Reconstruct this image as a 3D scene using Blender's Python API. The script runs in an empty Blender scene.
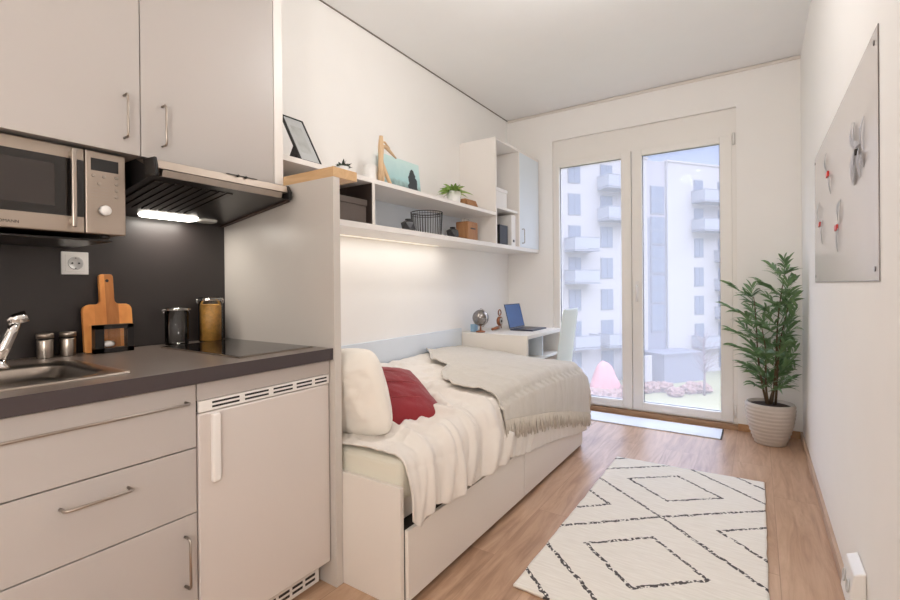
import bpy, bmesh, math, random
from mathutils import Vector, Matrix, noise
random.seed(7)
C = bpy.context.scene.collection
sc = bpy.context.scene
PI = math.pi

# ------------------------------------------------------------------ materials
def srgb(r, g, b):
    def f(c):
        c /= 255.0
        return c / 12.92 if c <= 0.04045 else ((c + 0.055) / 1.055) ** 2.4
    return (f(r), f(g), f(b), 1.0)

def mat(name, col, rough=0.5, metal=0.0, bump=0.0, bscale=60, var=0.0, vscale=6, stretch=None, spec=0.5,
        emit=None, es=0.0, trans=0.0, sheen=0.0):
    m = bpy.data.materials.new(name); m.use_nodes = True
    nt = m.node_tree; b = nt.nodes['Principled BSDF']
    b.inputs['Base Color'].default_value = col
    b.inputs['Roughness'].default_value = rough
    b.inputs['Metallic'].default_value = metal
    b.inputs['Specular IOR Level'].default_value = spec
    b.inputs['Transmission Weight'].default_value = trans
    if sheen: b.inputs['Sheen Weight'].default_value = sheen
    if emit:
        b.inputs['Emission Color'].default_value = emit
        b.inputs['Emission Strength'].default_value = es
    tc = nt.nodes.new('ShaderNodeTexCoord'); mp = nt.nodes.new('ShaderNodeMapping')
    nt.links.new(tc.outputs['Object'], mp.inputs['Vector'])
    if stretch: mp.inputs['Scale'].default_value = stretch
    n = nt.nodes.new('ShaderNodeTexNoise'); n.inputs['Scale'].default_value = vscale
    n.inputs['Detail'].default_value = 5
    nt.links.new(mp.outputs['Vector'], n.inputs['Vector'])
    v = var if var else 0.015
    mx = nt.nodes.new('ShaderNodeMix'); mx.data_type = 'RGBA'
    mx.inputs['A'].default_value = tuple(c * (1 - v) for c in col[:3]) + (1,)
    mx.inputs['B'].default_value = tuple(min(1, c * (1 + v)) for c in col[:3]) + (1,)
    nt.links.new(n.outputs['Fac'], mx.inputs['Factor'])
    nt.links.new(mx.outputs['Result'], b.inputs['Base Color'])
    if bump:
        n2 = nt.nodes.new('ShaderNodeTexNoise'); n2.inputs['Scale'].default_value = bscale
        n2.inputs['Detail'].default_value = 4
        nt.links.new(mp.outputs['Vector'], n2.inputs['Vector'])
        bp = nt.nodes.new('ShaderNodeBump'); bp.inputs['Strength'].default_value = bump
        bp.inputs['Distance'].default_value = 0.003
        nt.links.new(n2.outputs['Fac'], bp.inputs['Height'])
        nt.links.new(bp.outputs['Normal'], b.inputs['Normal'])
    return m

def N(nt, t, **kw):
    n = nt.nodes.new(t)
    for k, v in kw.items(): setattr(n, k, v)
    return n

def math_node(nt, op, a, b=None, c=None):
    n = nt.nodes.new('ShaderNodeMath'); n.operation = op
    for i, x in enumerate((a, b, c)):
        if x is None: continue
        if isinstance(x, (int, float)): n.inputs[i].default_value = x
        else: nt.links.new(x, n.inputs[i])
    return n.outputs[0]

def glass_mat(name, tint=(1, 1, 1, 1), gloss=0.06, rough=0.02, veil=0.0, veilcol=(1, 1, 1, 1)):
    m = bpy.data.materials.new(name); m.use_nodes = True
    nt = m.node_tree; nt.nodes.clear()
    out = N(nt, 'ShaderNodeOutputMaterial'); t = N(nt, 'ShaderNodeBsdfTransparent')
    t.inputs[0].default_value = tint
    g = N(nt, 'ShaderNodeBsdfGlossy'); g.inputs['Roughness'].default_value = rough
    fr = N(nt, 'ShaderNodeFresnel'); fr.inputs[0].default_value = 1.45
    mx = N(nt, 'ShaderNodeMixShader')
    f = math_node(nt, 'MULTIPLY', fr.outputs[0], gloss / 0.06)
    nt.links.new(f, mx.inputs[0]); nt.links.new(t.outputs[0], mx.inputs[1]); nt.links.new(g.outputs[0], mx.inputs[2])
    last = mx.outputs[0]
    if veil:
        tr = N(nt, 'ShaderNodeBsdfTranslucent'); tr.inputs[0].default_value = veilcol
        m2 = N(nt, 'ShaderNodeMixShader'); m2.inputs[0].default_value = veil
        nt.links.new(last, m2.inputs[1]); nt.links.new(tr.outputs[0], m2.inputs[2]); last = m2.outputs[0]
    nt.links.new(last, out.inputs[0])
    return m

def floor_mat():
    m = bpy.data.materials.new('oak_plank_floor'); m.use_nodes = True
    nt = m.node_tree; b = nt.nodes['Principled BSDF']
    tc = N(nt, 'ShaderNodeTexCoord'); mp = N(nt, 'ShaderNodeMapping')
    mp.inputs['Rotation'].default_value = (0, 0, PI / 2)
    mp.inputs['Location'].default_value = (0.35, 0.02, 0)
    nt.links.new(tc.outputs['Object'], mp.inputs['Vector'])
    br = N(nt, 'ShaderNodeTexBrick'); br.offset = 0.37; br.offset_frequency = 2
    br.inputs['Color1'].default_value = (0.0, 0, 0, 1); br.inputs['Color2'].default_value = (1, 1, 1, 1)
    br.inputs['Mortar'].default_value = (0.5, .5, .5, 1)
    br.inputs['Scale'].default_value = 1; br.inputs['Mortar Size'].default_value = 0.0012
    br.inputs['Mortar Smooth'].default_value = 0.1; br.inputs['Bias'].default_value = 0
    br.inputs['Brick Width'].default_value = 1.25; br.inputs['Row Height'].default_value = 0.19
    nt.links.new(mp.outputs[0], br.inputs['Vector'])
    # grain
    gm = N(nt, 'ShaderNodeMapping'); gm.inputs['Scale'].default_value = (1.0, 9.0, 1)
    nt.links.new(mp.outputs[0], gm.inputs['Vector'])
    off = N(nt, 'ShaderNodeVectorMath'); off.operation = 'ADD'
    cm = N(nt, 'ShaderNodeVectorMath'); cm.operation = 'SCALE'; cm.inputs['Scale'].default_value = 7
    nt.links.new(br.outputs['Color'], cm.inputs[0]); nt.links.new(gm.outputs[0], off.inputs[0]); nt.links.new(cm.outputs[0], off.inputs[1])
    n1 = N(nt, 'ShaderNodeTexNoise'); n1.inputs['Scale'].default_value = 2.2; n1.inputs['Detail'].default_value = 8
    n1.inputs['Roughness'].default_value = .62; n1.inputs['Distortion'].default_value = 1.2
    nt.links.new(off.outputs[0], n1.inputs['Vector'])
    n2 = N(nt, 'ShaderNodeTexNoise'); n2.inputs['Scale'].default_value = 2.5; n2.inputs['Detail'].default_value = 3
    nt.links.new(mp.outputs[0], n2.inputs['Vector'])
    r = N(nt, 'ShaderNodeValToRGB')
    r.color_ramp.elements[0].position = .3; r.color_ramp.elements[0].color = srgb(150, 114, 88)
    r.color_ramp.elements[1].position = .7; r.color_ramp.elements[1].color = srgb(208, 175, 146)
    e = r.color_ramp.elements.new(.5); e.color = srgb(186, 150, 121)
    s1 = math_node(nt, 'MULTIPLY', n1.outputs[0], .72)
    s2 = math_node(nt, 'MULTIPLY', n2.outputs[0], .22)
    sep = N(nt, 'ShaderNodeSeparateColor'); nt.links.new(br.outputs['Color'], sep.inputs[0])
    s3 = math_node(nt, 'MULTIPLY', sep.outputs[0], .12)
    s = math_node(nt, 'ADD', s1, s2); s = math_node(nt, 'ADD', s, s3); s = math_node(nt, 'SUBTRACT', s, .04)
    nt.links.new(s, r.inputs[0])
    mx = N(nt, 'ShaderNodeMix'); mx.data_type = 'RGBA'; mx.blend_type = 'MULTIPLY'
    nt.links.new(r.outputs[0], mx.inputs['A']); mx.inputs['B'].default_value = (.72, .68, .65, 1)
    nt.links.new(br.outputs['Fac'], mx.inputs['Factor'])
    nt.links.new(mx.outputs['Result'], b.inputs['Base Color'])
    b.inputs['Roughness'].default_value = .34; b.inputs['Specular IOR Level'].default_value = .7
    bp = N(nt, 'ShaderNodeBump'); bp.inputs['Strength'].default_value = .12; bp.inputs['Distance'].default_value = .001
    nt.links.new(n1.outputs[0], bp.inputs['Height']); nt.links.new(bp.outputs[0], b.inputs['Normal'])
    return m

def rug_mat():
    m = bpy.data.materials.new('wool_rug'); m.use_nodes = True
    nt = m.node_tree; b = nt.nodes['Principled BSDF']
    tc = N(nt, 'ShaderNodeTexCoord')
    nz = N(nt, 'ShaderNodeTexNoise'); nz.inputs['Scale'].default_value = 26; nz.inputs['Detail'].default_value = 2
    nt.links.new(tc.outputs['Object'], nz.inputs['Vector'])
    sp = N(nt, 'ShaderNodeSeparateXYZ'); nt.links.new(tc.outputs['Object'], sp.inputs[0])
    sn = N(nt, 'ShaderNodeSeparateColor'); nt.links.new(nz.outputs['Color'], sn.inputs[0])
    dx = math_node(nt, 'MULTIPLY', math_node(nt, 'SUBTRACT', sn.outputs[0], .5), .02)
    dy = math_node(nt, 'MULTIPLY', math_node(nt, 'SUBTRACT', sn.outputs[1], .5), .02)
    X = math_node(nt, 'ADD', sp.outputs[0], dx); Y = math_node(nt, 'ADD', sp.outputs[1], dy)
    # object origin is the rug's base centre (x 1.637, y 2.313)
    a = math_node(nt, 'ABSOLUTE', math_node(nt, 'DIVIDE', math_node(nt, 'ADD', X, .022), .452))
    yy = math_node(nt, 'SUBTRACT', Y, .062)        # node line at y 2.375
    pos = math_node(nt, 'GREATER_THAN', yy, 0.0)
    sc_ = math_node(nt, 'ADD', math_node(nt, 'MULTIPLY', pos, -.04), .415)
    bb = math_node(nt, 'DIVIDE', yy, sc_)
    p = math_node(nt, 'ADD', a, bb); q = math_node(nt, 'SUBTRACT', a, bb)
    def wrap(v):   # distance of v from odd integers, in 0..1
        w = math_node(nt, 'SUBTRACT', v, 1.0)
        return math_node(nt, 'PINGPONG', math_node(nt, 'ABSOLUTE', w), 1.0)
    M = math_node(nt, 'MAXIMUM', wrap(p), wrap(q))
    l1 = math_node(nt, 'LESS_THAN', math_node(nt, 'ABSOLUTE', math_node(nt, 'SUBTRACT', M, 1.0)), .026)
    l2 = math_node(nt, 'LESS_THAN', math_node(nt, 'ABSOLUTE', math_node(nt, 'SUBTRACT', M, .49)), .024)
    l = math_node(nt, 'MAXIMUM', l1, l2)
    br = N(nt, 'ShaderNodeTexNoise'); br.inputs['Scale'].default_value = 75; br.inputs['Detail'].default_value = 1
    nt.links.new(tc.outputs['Object'], br.inputs['Vector'])
    gate = math_node(nt, 'GREATER_THAN', br.outputs[0], .44)
    l = math_node(nt, 'MULTIPLY', l, gate)
    base = N(nt, 'ShaderNodeMix'); base.data_type = 'RGBA'
    st = N(nt, 'ShaderNodeMapping'); st.inputs['Scale'].default_value = (12, 110, 10)
    nt.links.new(tc.outputs['Object'], st.inputs[0])
    n3 = N(nt, 'ShaderNodeTexNoise'); n3.inputs['Scale'].default_value = 1; n3.inputs['Detail'].default_value = 4
    nt.links.new(st.outputs[0], n3.inputs['Vector'])
    base.inputs['A'].default_value = srgb(220, 213, 201); base.inputs['B'].default_value = srgb(248, 244, 236)
    nt.links.new(n3.outputs[0], base.inputs['Factor'])
    mx = N(nt, 'ShaderNodeMix'); mx.data_type = 'RGBA'
    nt.links.new(base.outputs['Result'], mx.inputs['A']); mx.inputs['B'].default_value = srgb(90, 86, 85)
    nt.links.new(l, mx.inputs['Factor']); nt.links.new(mx.outputs['Result'], b.inputs['Base Color'])
    b.inputs['Roughness'].default_value = .95; b.inputs['Specular IOR Level'].default_value = .1
    h = math_node(nt, 'SUBTRACT', n3.outputs[0], math_node(nt, 'MULTIPLY', l, .5))
    bp = N(nt, 'ShaderNodeBump'); bp.inputs['Strength'].default_value = .5; bp.inputs['Distance'].default_value = .004
    nt.links.new(h, bp.inputs['Height']); nt.links.new(bp.outputs[0], b.inputs['Normal'])
    return m

def wood_mat(name, c1, c2, axis=(1, 1, 12), scale=4, rough=.5):
    m = bpy.data.materials.new(name); m.use_nodes = True
    nt = m.node_tree; b = nt.nodes['Principled BSDF']
    tc = N(nt, 'ShaderNodeTexCoord'); mp = N(nt, 'ShaderNodeMapping'); mp.inputs['Scale'].default_value = axis
    n = N(nt, 'ShaderNodeTexNoise'); n.inputs['Scale'].default_value = scale; n.inputs['Detail'].default_value = 6
    n.inputs['Distortion'].default_value = .8
    nt.links.new(tc.outputs['Object'], mp.inputs[0]); nt.links.new(mp.outputs[0], n.inputs['Vector'])
    r = N(nt, 'ShaderNodeValToRGB'); r.color_ramp.elements[0].position = .3; r.color_ramp.elements[1].position = .7
    r.color_ramp.elements[0].color = c1; r.color_ramp.elements[1].color = c2
    nt.links.new(n.outputs[0], r.inputs[0]); nt.links.new(r.outputs[0], b.inputs['Base Color'])
    b.inputs['Roughness'].default_value = rough
    return m

def board_mat():   # glued strips of three wood tones along y
    m = wood_mat('striped_board', srgb(206, 132, 66), srgb(236, 166, 92), (3, 3, 1), 8, .5)
    nt = m.node_tree; b = nt.nodes['Principled BSDF']
    tc = N(nt, 'ShaderNodeTexCoord'); sp = N(nt, 'ShaderNodeSeparateXYZ'); nt.links.new(tc.outputs['Object'], sp.inputs[0])
    r = N(nt, 'ShaderNodeValToRGB'); r.color_ramp.interpolation = 'CONSTANT'
    cs = [(0, (1.05, 1.0, .95)), (.22, (.93, .86, .8)), (.46, (.58, .50, .45)), (.72, (1.0, .93, .86))]
    r.color_ramp.elements[0].color = cs[0][1] + (1,); r.color_ramp.elements[0].position = 0
    r.color_ramp.elements[1].color = cs[1][1] + (1,); r.color_ramp.elements[1].position = cs[1][0]
    for p_, c_ in cs[2:]:
        e = r.color_ramp.elements.new(p_); e.color = c_ + (1,)
    f = math_node(nt, 'ADD', math_node(nt, 'DIVIDE', sp.outputs[1], .15), .5)
    nt.links.new(f, r.inputs[0])
    src = b.inputs['Base Color'].links[0].from_socket
    mx = N(nt, 'ShaderNodeMix'); mx.data_type = 'RGBA'; mx.blend_type = 'MULTIPLY'; mx.inputs['Factor'].default_value = 1
    nt.links.new(src, mx.inputs['A']); nt.links.new(r.outputs[0], mx.inputs['B'])
    nt.links.new(mx.outputs['Result'], b.inputs['Base Color'])
    return m

def fabric_mat(name, col, rough=.9, scale=500, bump=.25, var=.05, vs=5, trans=0):
    m = mat(name, col, rough, 0, bump, scale, var, vs, spec=.15, sheen=.2)
    return m

def picture_mat(name, zmin, zmax):   # teal seaside print: pale teal sky, dark shore with a castle-like blotch
    m = bpy.data.materials.new(name); m.use_nodes = True
    nt = m.node_tree; b = nt.nodes['Principled BSDF']
    tc = N(nt, 'ShaderNodeTexCoord'); sp = N(nt, 'ShaderNodeSeparateXYZ'); nt.links.new(tc.outputs['Object'], sp.inputs[0])
    nz = N(nt, 'ShaderNodeTexNoise'); nz.inputs['Scale'].default_value = 22; nz.inputs['Detail'].default_value = 5
    nt.links.new(tc.outputs['Object'], nz.inputs['Vector'])
    hz = math_node(nt, 'ADD', math_node(nt, 'DIVIDE', math_node(nt, 'SUBTRACT', sp.outputs[2], zmin), zmax - zmin),
                   math_node(nt, 'MULTIPLY', math_node(nt, 'SUBTRACT', nz.outputs[0], .5), .35))
    r = N(nt, 'ShaderNodeValToRGB')
    r.color_ramp.elements[0].position = .3; r.color_ramp.elements[0].color = srgb(120, 140, 136)
    r.color_ramp.elements[1].position = .5; r.color_ramp.elements[1].color = srgb(176, 214, 216)
    e = r.color_ramp.elements.new(.95); e.color = srgb(206, 232, 230)
    nt.links.new(hz, r.inputs[0])
    dx = math_node(nt, 'DIVIDE', math_node(nt, 'SUBTRACT', sp.outputs[1], .12), .055)
    dz = math_node(nt, 'DIVIDE', math_node(nt, 'SUBTRACT', sp.outputs[2], .12), .10)
    d = math_node(nt, 'ADD', math_node(nt, 'MULTIPLY', dx, dx), math_node(nt, 'MULTIPLY', dz, dz))
    d = math_node(nt, 'ADD', d, math_node(nt, 'MULTIPLY', nz.outputs[0], 2.2))
    k = math_node(nt, 'LESS_THAN', d, 1.9)
    mx = N(nt, 'ShaderNodeMix'); mx.data_type = 'RGBA'
    nt.links.new(k, mx.inputs['Factor']); nt.links.new(r.outputs[0], mx.inputs['A']); mx.inputs['B'].default_value = srgb(58, 66, 70)
    nt.links.new(mx.outputs['Result'], b.inputs['Base Color']); b.inputs['Roughness'].default_value = .35
    return m

M = {}
M['wall'] = mat('painted_wall', srgb(244, 241, 237), .9, bump=.04, bscale=250)
M['ceil'] = mat('painted_ceiling', srgb(242, 241, 240), .95, bump=.03, bscale=200)
M['floor'] = floor_mat()
M['rug'] = rug_mat()
M['lam'] = mat('white_laminate', srgb(236, 231, 226), .38, var=.01)
M['lam_warm'] = mat('cream_laminate', srgb(232, 226, 218), .42, var=.015)
M['lam_kit'] = mat('kitchen_laminate', srgb(184, 177, 172), .4, var=.012)
M['lam_blue'] = mat('pale_blue_laminate', srgb(222, 229, 236), .4)
M['panel_grey'] = mat('grey_cream_panel', srgb(202, 196, 189), .35, var=.01)
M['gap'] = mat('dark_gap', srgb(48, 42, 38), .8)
M['counter'] = mat('dark_stone_laminate', srgb(112, 100, 92), .3, bump=.05, bscale=90, var=.16, vscale=9)
M['counter_edge'] = mat('dark_edge_band', srgb(64, 55, 56), .38, var=.03)
M['splash'] = mat('dark_backsplash', srgb(46, 41, 40), .42, var=.05)
M['steel'] = mat('brushed_steel', srgb(176, 166, 156), .28, 1, var=.04, stretch=(1, 40, 1))
M['steel_satin'] = mat('satin_steel', srgb(178, 165, 153), .42, 1, var=.03)  # satin finish, rougher than the brushed steel
M['chrome'] = mat('chrome', srgb(225, 222, 220), .1, 1)
M['handle'] = mat('nickel_handle', srgb(168, 158, 148), .32, 1)
M['black'] = mat('black_plastic', srgb(24, 22, 22), .35)
M['blackgloss'] = mat('black_glass', srgb(26, 22, 21), .07, spec=.6)
M['mwwin'] = mat('microwave_window', srgb(52, 46, 44), .12)
M['hoodblack'] = mat('hood_enamel', srgb(34, 31, 30), .3)
M['hoodmesh'] = mat('hood_filter_metal', srgb(60, 56, 53), .35, .6, var=.2, vscale=40)
M['white'] = mat('white_plastic', srgb(236, 233, 229), .35)
M['fridge'] = mat('fridge_white', srgb(212, 204, 198), .35, var=.01)
M['pvc'] = mat('white_pvc', srgb(238, 234, 228), .35)
M['seal'] = mat('dark_seal', srgb(40, 42, 58), .6)
M['oak'] = wood_mat('oak_light', srgb(198, 160, 116), srgb(214, 178, 134), (2, 14, 14), 3)
M['oak_base'] = wood_mat('oak_baseboard', srgb(172, 128, 90), srgb(198, 156, 114), (12, 1, 12), 3)
M['thresh'] = wood_mat('brown_threshold', srgb(150, 116, 88), srgb(186, 150, 116), (1, 12, 12), 3)
M['board'] = board_mat()
M['brown'] = mat('dark_brown_laminate', srgb(62, 52, 49), .5)
M['boxbrown'] = mat('woven_dark_box', srgb(92, 82, 76), .7, bump=.3, bscale=220, var=.1)
M['glass'] = glass_mat('clear_glass', (.97, .975, .97, 1), .06)
M['pane'] = glass_mat('door_pane', (.98, .98, 1, 1), .0015, .02, veil=.14, veilcol=(.92, .89, .92, 1))  # translucent veil stands in for the overexposed haze over the outside view
M['pasta'] = mat('dry_pasta', srgb(222, 158, 76), .6, bump=.8, bscale=90, var=.5, vscale=70)
M['mattress'] = fabric_mat('mattress_ticking', srgb(226, 223, 208))
M['duvet'] = fabric_mat('linen_duvet', srgb(230, 223, 215), .95, 420, .35, .03, 6)
M['throw'] = fabric_mat('woven_throw', srgb(208, 201, 190), .98, 300, .6, .06, 30)
M['fringe'] = fabric_mat('fringe_yarn', srgb(208, 199, 186), .98, 300, .4, .15, 60)
M['pillow'] = fabric_mat('ivory_pillow', srgb(242, 237, 228), .95, 300, .5, .03, 20)
M['red'] = fabric_mat('red_quilted', srgb(138, 42, 48), .75, 260, .5, .12, 14)
M['redseam'] = fabric_mat('red_stitching', srgb(160, 70, 70), .8)
M['leaf'] = mat('bamboo_leaf', srgb(106, 138, 92), .4, var=.55, vscale=9)
M['leaf2'] = mat('bright_leaf', srgb(150, 180, 96), .5, var=.25, vscale=30)
M['stem'] = mat('brown_stem', srgb(96, 76, 50), .7, var=.2)
M['soil'] = mat('dark_soil', srgb(52, 36, 28), .95, bump=.8, bscale=60, var=.3, vscale=50)
M['pot'] = mat('ribbed_stone', srgb(198, 188, 178), .8, bump=.4, bscale=80, var=.12, vscale=14)
M['screen'] = mat('blue_screen', srgb(38, 74, 122), .3, emit=srgb(40, 84, 140), es=.25)
M['lapbody'] = mat('dark_laptop', srgb(52, 58, 76), .35)
M['chair'] = mat('pale_chair_plastic', srgb(222, 232, 230), .35)
M['disco'] = mat('mirror_globe', srgb(150, 146, 144), .2, .85, var=.9, vscale=30)
M['copper'] = mat('copper_metal', srgb(160, 104, 74), .35, .8)
M['print'] = picture_mat('seaside_print', .0, .27)
M['photo'] = mat('grey_photo', srgb(176, 178, 176), .4, var=.45, vscale=14)
M['mount'] = mat('white_mount', srgb(186, 188, 188), .5)
M['drift'] = mat('bleached_driftwood', srgb(216, 184, 146), .7, bump=.4, bscale=40, var=.12, vscale=18)
M['bag'] = wood_mat('tan_wood', srgb(150, 104, 66), srgb(172, 124, 82), (12, 12, 2), 3, .6)
M['board_mag'] = mat('magnet_board_enamel', srgb(216, 209, 205), .2, spec=.5)
M['boardedge'] = mat('board_edge_metal', srgb(120, 114, 112), .35, .8)
M['paper'] = mat('grey_paper', srgb(176, 174, 178), .7, var=.45, vscale=60)
M['feather'] = mat('grey_feather', srgb(160, 160, 160), .6, var=.4, vscale=60)
M['redplastic'] = mat('red_plastic', srgb(190, 40, 26), .4)
M['mat_white'] = mat('doormat_white', srgb(226, 230, 236), .85, bump=.3, bscale=200)
M['rubber'] = mat('dark_rubber', srgb(44, 42, 42), .8)
M['led'] = mat('led_diffuser', srgb(255, 244, 224), .5, emit=(1, .87, .68, 1), es=1.0)
M['hoodlamp'] = mat('hood_lamp_diffuser', srgb(255, 250, 240), .4, emit=(1, .93, .82, 1), es=9)
M['hoodlampoff'] = mat('hood_lamp_clear', srgb(205, 205, 200), .2)
M['lampglow'] = mat('ceiling_lamp_glass', srgb(255, 250, 240), .5, emit=(1, .9, .76, 1), es=5)
M['facade'] = mat('white_render', srgb(162, 154, 150), .9, var=.02, vscale=.6)
M['tower'] = mat('grey_lilac_render', srgb(116, 113, 120), .8, var=.03, vscale=.5)
M['towertop'] = mat('pink_grey_render', srgb(151, 143, 144), .85, var=.03, vscale=.5)
M['winframe'] = mat('grey_window_frame', srgb(108, 106, 112), .6)
M['winpane'] = mat('far_window_glass', srgb(106, 110, 122), .15, var=.12, vscale=1.2)
M['balc'] = mat('balcony_concrete', srgb(118, 115, 120), .8, var=.04)
M['ring'] = mat('light_grey_plastic', srgb(196, 194, 192), .4)
M['railing'] = mat('balcony_mesh', srgb(143, 141, 144), .7, var=.06)
M['grass'] = mat('dry_lawn', srgb(128, 122, 84), .95, var=.16, vscale=.35)
M['hedge'] = mat('rusty_shrub', srgb(134, 104, 90), .95, var=.35, vscale=2.5)
M['blossom'] = mat('pink_cover', srgb(178, 120, 116), .9, var=.14, vscale=2)
M['bark'] = mat('pinkish_twigs', srgb(129, 108, 108), .9, var=.15)

# ------------------------------------------------------------------ object helpers
ORG = {}
def props(o, label=None, cat=None, group=None, kind=None):
    if label: o['label'] = label
    if cat: o['category'] = cat
    if group: o['group'] = group
    if kind: o['kind'] = kind
    return o

def thing(name, loc, label, cat, group=None, kind=None):
    o = bpy.data.objects.new(name, None); C.objects.link(o)
    o.empty_display_size = .05
    o.location = loc; ORG[o.name] = Vector(loc)
    return props(o, label, cat, group, kind)

class MB:
    def __init__(self): self.bm = bmesh.new()
    def box(self, x0, x1, y0, y1, z0, z1, bev=0.0, seg=2, rot=None, mi=0):
        bm = self.bm
        n0 = len(bm.verts)
        tmp = bmesh.new(); bmesh.ops.create_cube(tmp, size=1)
        for v in tmp.verts:
            v.co = Vector(((x0 + x1) / 2 + v.co.x * (x1 - x0), (y0 + y1) / 2 + v.co.y * (y1 - y0), (z0 + z1) / 2 + v.co.z * (z1 - z0)))
        if bev: bmesh.ops.bevel(tmp, geom=list(tmp.edges), offset=bev, segments=seg, affect='EDGES', profile=.5)
        if rot is not None:   # (pivot, matrix)
            pv, mt = rot
            for v in tmp.verts: v.co = mt @ (v.co - Vector(pv)) + Vector(pv)
        self.merge(tmp, mi); return self
    def merge(self, tmp, mi=0, smooth=False):
        mp = {}
        for v in tmp.verts: mp[v] = self.bm.verts.new(v.co)
        for f in tmp.faces:
            try:
                g = self.bm.faces.new([mp[v] for v in f.verts]); g.material_index = mi; g.smooth = smooth or f.smooth
            except ValueError: pass
        tmp.free()
    def lathe(self, prof, cx, cy, n=32, mi=0, smooth=True, axis='Z', cz=0, sx=1, sy=1):
        bm = self.bm; rings = []
        for r, z in prof:
            ring = []
            for i in range(n):
                a = 2 * PI * i / n
                if axis == 'Z': co = (cx + r * sx * math.cos(a), cy + r * sy * math.sin(a), z)
                elif axis == 'X': co = (z, cx + r * math.cos(a), cy + r * math.sin(a))
                else: co = (cx + r * math.cos(a), z, cy + r * math.sin(a))
                ring.append(bm.verts.new(co))
            rings.append(ring)
        for a, b in zip(rings, rings[1:]):
            for i in range(n):
                f = bm.faces.new((a[i], a[(i + 1) % n], b[(i + 1) % n], b[i])); f.smooth = smooth; f.material_index = mi
        for r, ring in ((prof[0][0], rings[0][::-1]), (prof[-1][0], rings[-1])):
            if r > 1e-6:
                f = bm.faces.new(ring); f.material_index = mi
        return self
    def tube(self, pts, r, n=10, mi=0, caps=True, smooth=True):
        bm = self.bm; pts = [Vector(p) for p in pts]; rings = []
        rr = r if isinstance(r, (list, tuple)) else [r] * len(pts)
        up = None
        for i, p in enumerate(pts):
            t = (pts[min(i + 1, len(pts) - 1)] - pts[max(i - 1, 0)]).normalized()
            if up is None:
                up = Vector((0, 0, 1)) if abs(t.z) < .9 else Vector((1, 0, 0))
            s = t.cross(up)
            if s.length < 1e-5: s = t.cross(Vector((0, 1, 0)))
            s.normalize(); w = s.cross(t).normalized(); up = w
            rings.append([bm.verts.new(p + (s * math.cos(2 * PI * k / n) + w * math.sin(2 * PI * k / n)) * rr[i]) for k in range(n)])
        for a, b in zip(rings, rings[1:]):
            for i in range(n):
                f = bm.faces.new((a[i], a[(i + 1) % n], b[(i + 1) % n], b[i])); f.smooth = smooth; f.material_index = mi
        if caps:
            for ring in (rings[0][::-1], rings[-1]):
                f = bm.faces.new(ring); f.material_index = mi
        return self
    def prism(self, poly, axis, a, b, bev=0, mi=0):
        tmp = bmesh.new()
        def co(p, t):
            if axis == 'X': return (t, p[0], p[1])
            if axis == 'Y': return (p[0], t, p[1])
            return (p[0], p[1], t)
        va = [tmp.verts.new(co(p, a)) for p in poly]; vb = [tmp.verts.new(co(p, b)) for p in poly]
        tmp.faces.new(va); tmp.faces.new(vb[::-1]); n = len(poly)
        for i in range(n): tmp.faces.new((va[i], vb[i], vb[(i + 1) % n], va[(i + 1) % n]))
        bmesh.ops.recalc_face_normals(tmp, faces=list(tmp.faces))
        if bev: bmesh.ops.bevel(tmp, geom=list(tmp.edges), offset=bev, segments=2, affect='EDGES', profile=.5)
        self.merge(tmp, mi); return self
    def grid(self, fn, nu, nv, mi=0, smooth=True, thick=0):
        bm = self.bm
        V_ = [[bm.verts.new(fn(i / nu, j / nv)) for j in range(nv + 1)] for i in range(nu + 1)]
        for i in range(nu):
            for j in range(nv):
                f = bm.faces.new((V_[i][j], V_[i + 1][j], V_[i + 1][j + 1], V_[i][j + 1])); f.smooth = smooth; f.material_index = mi
        return V_
    def quad(self, a, b, c, d, mi=0):
        f = self.bm.faces.new([self.bm.verts.new(p) for p in (a, b, c, d)]); f.material_index = mi; return self
    def xf(self, mt):
        for v in self.bm.verts: v.co = mt @ v.co
        return self
    def build(self, name, mats, parent=None, label=None, cat=None, group=None, kind=None, recalc=True, mods=None):
        bm = self.bm
        if recalc: bmesh.ops.recalc_face_normals(bm, faces=list(bm.faces))
        if parent is not None: o0 = ORG[parent.name]
        else:
            xs = [v.co.x for v in bm.verts]; ys = [v.co.y for v in bm.verts]; zs = [v.co.z for v in bm.verts]
            o0 = Vector(((min(xs) + max(xs)) / 2, (min(ys) + max(ys)) / 2, min(zs)))
        for v in bm.verts: v.co -= o0
        me = bpy.data.meshes.new(name); bm.to_mesh(me); bm.free()
        for m_ in (mats if isinstance(mats, (list, tuple)) else [mats]): me.materials.append(m_)
        o = bpy.data.objects.new(name, me); C.objects.link(o)
        if parent is not None: o.parent = parent
        else: o.location = o0
        ORG[o.name] = o0.copy()
        for m_ in (mods or []): m_(o)
        return props(o, label, cat, group, kind)

def solid(t, off=-1):
    def f(o):
        s = o.modifiers.new('thick', 'SOLIDIFY'); s.thickness = t; s.offset = off
    return f
def subd(n):
    def f(o):
        s = o.modifiers.new('sub', 'SUBSURF'); s.levels = n; s.render_levels = n
    return f

def struct(name, mb, m, parent=None, **k): return mb.build(name, m, parent, kind='structure', **k)

def handle_vertical(parent, x, y, z0, z1, m='handle', r=.0037, d=.028, name='handle'):
    return MB().tube([(x, y, z0), (x + d * .8, y, z0), (x + d, y, z0 + .006), (x + d, y, z1 - .006), (x + d * .8, y, z1), (x, y, z1)], r, 8).build(name, M[m], parent)
def handle_horizontal(parent, x, y0, y1, z, m='handle', r=.0037, d=.028, name='handle'):
    return MB().tube([(x, y0, z), (x + d * .8, y0, z), (x + d, y0 + .006, z), (x + d, y1 - .006, z), (x + d * .8, y1, z), (x, y1, z)], r, 8).build(name, M[m], parent)

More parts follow.
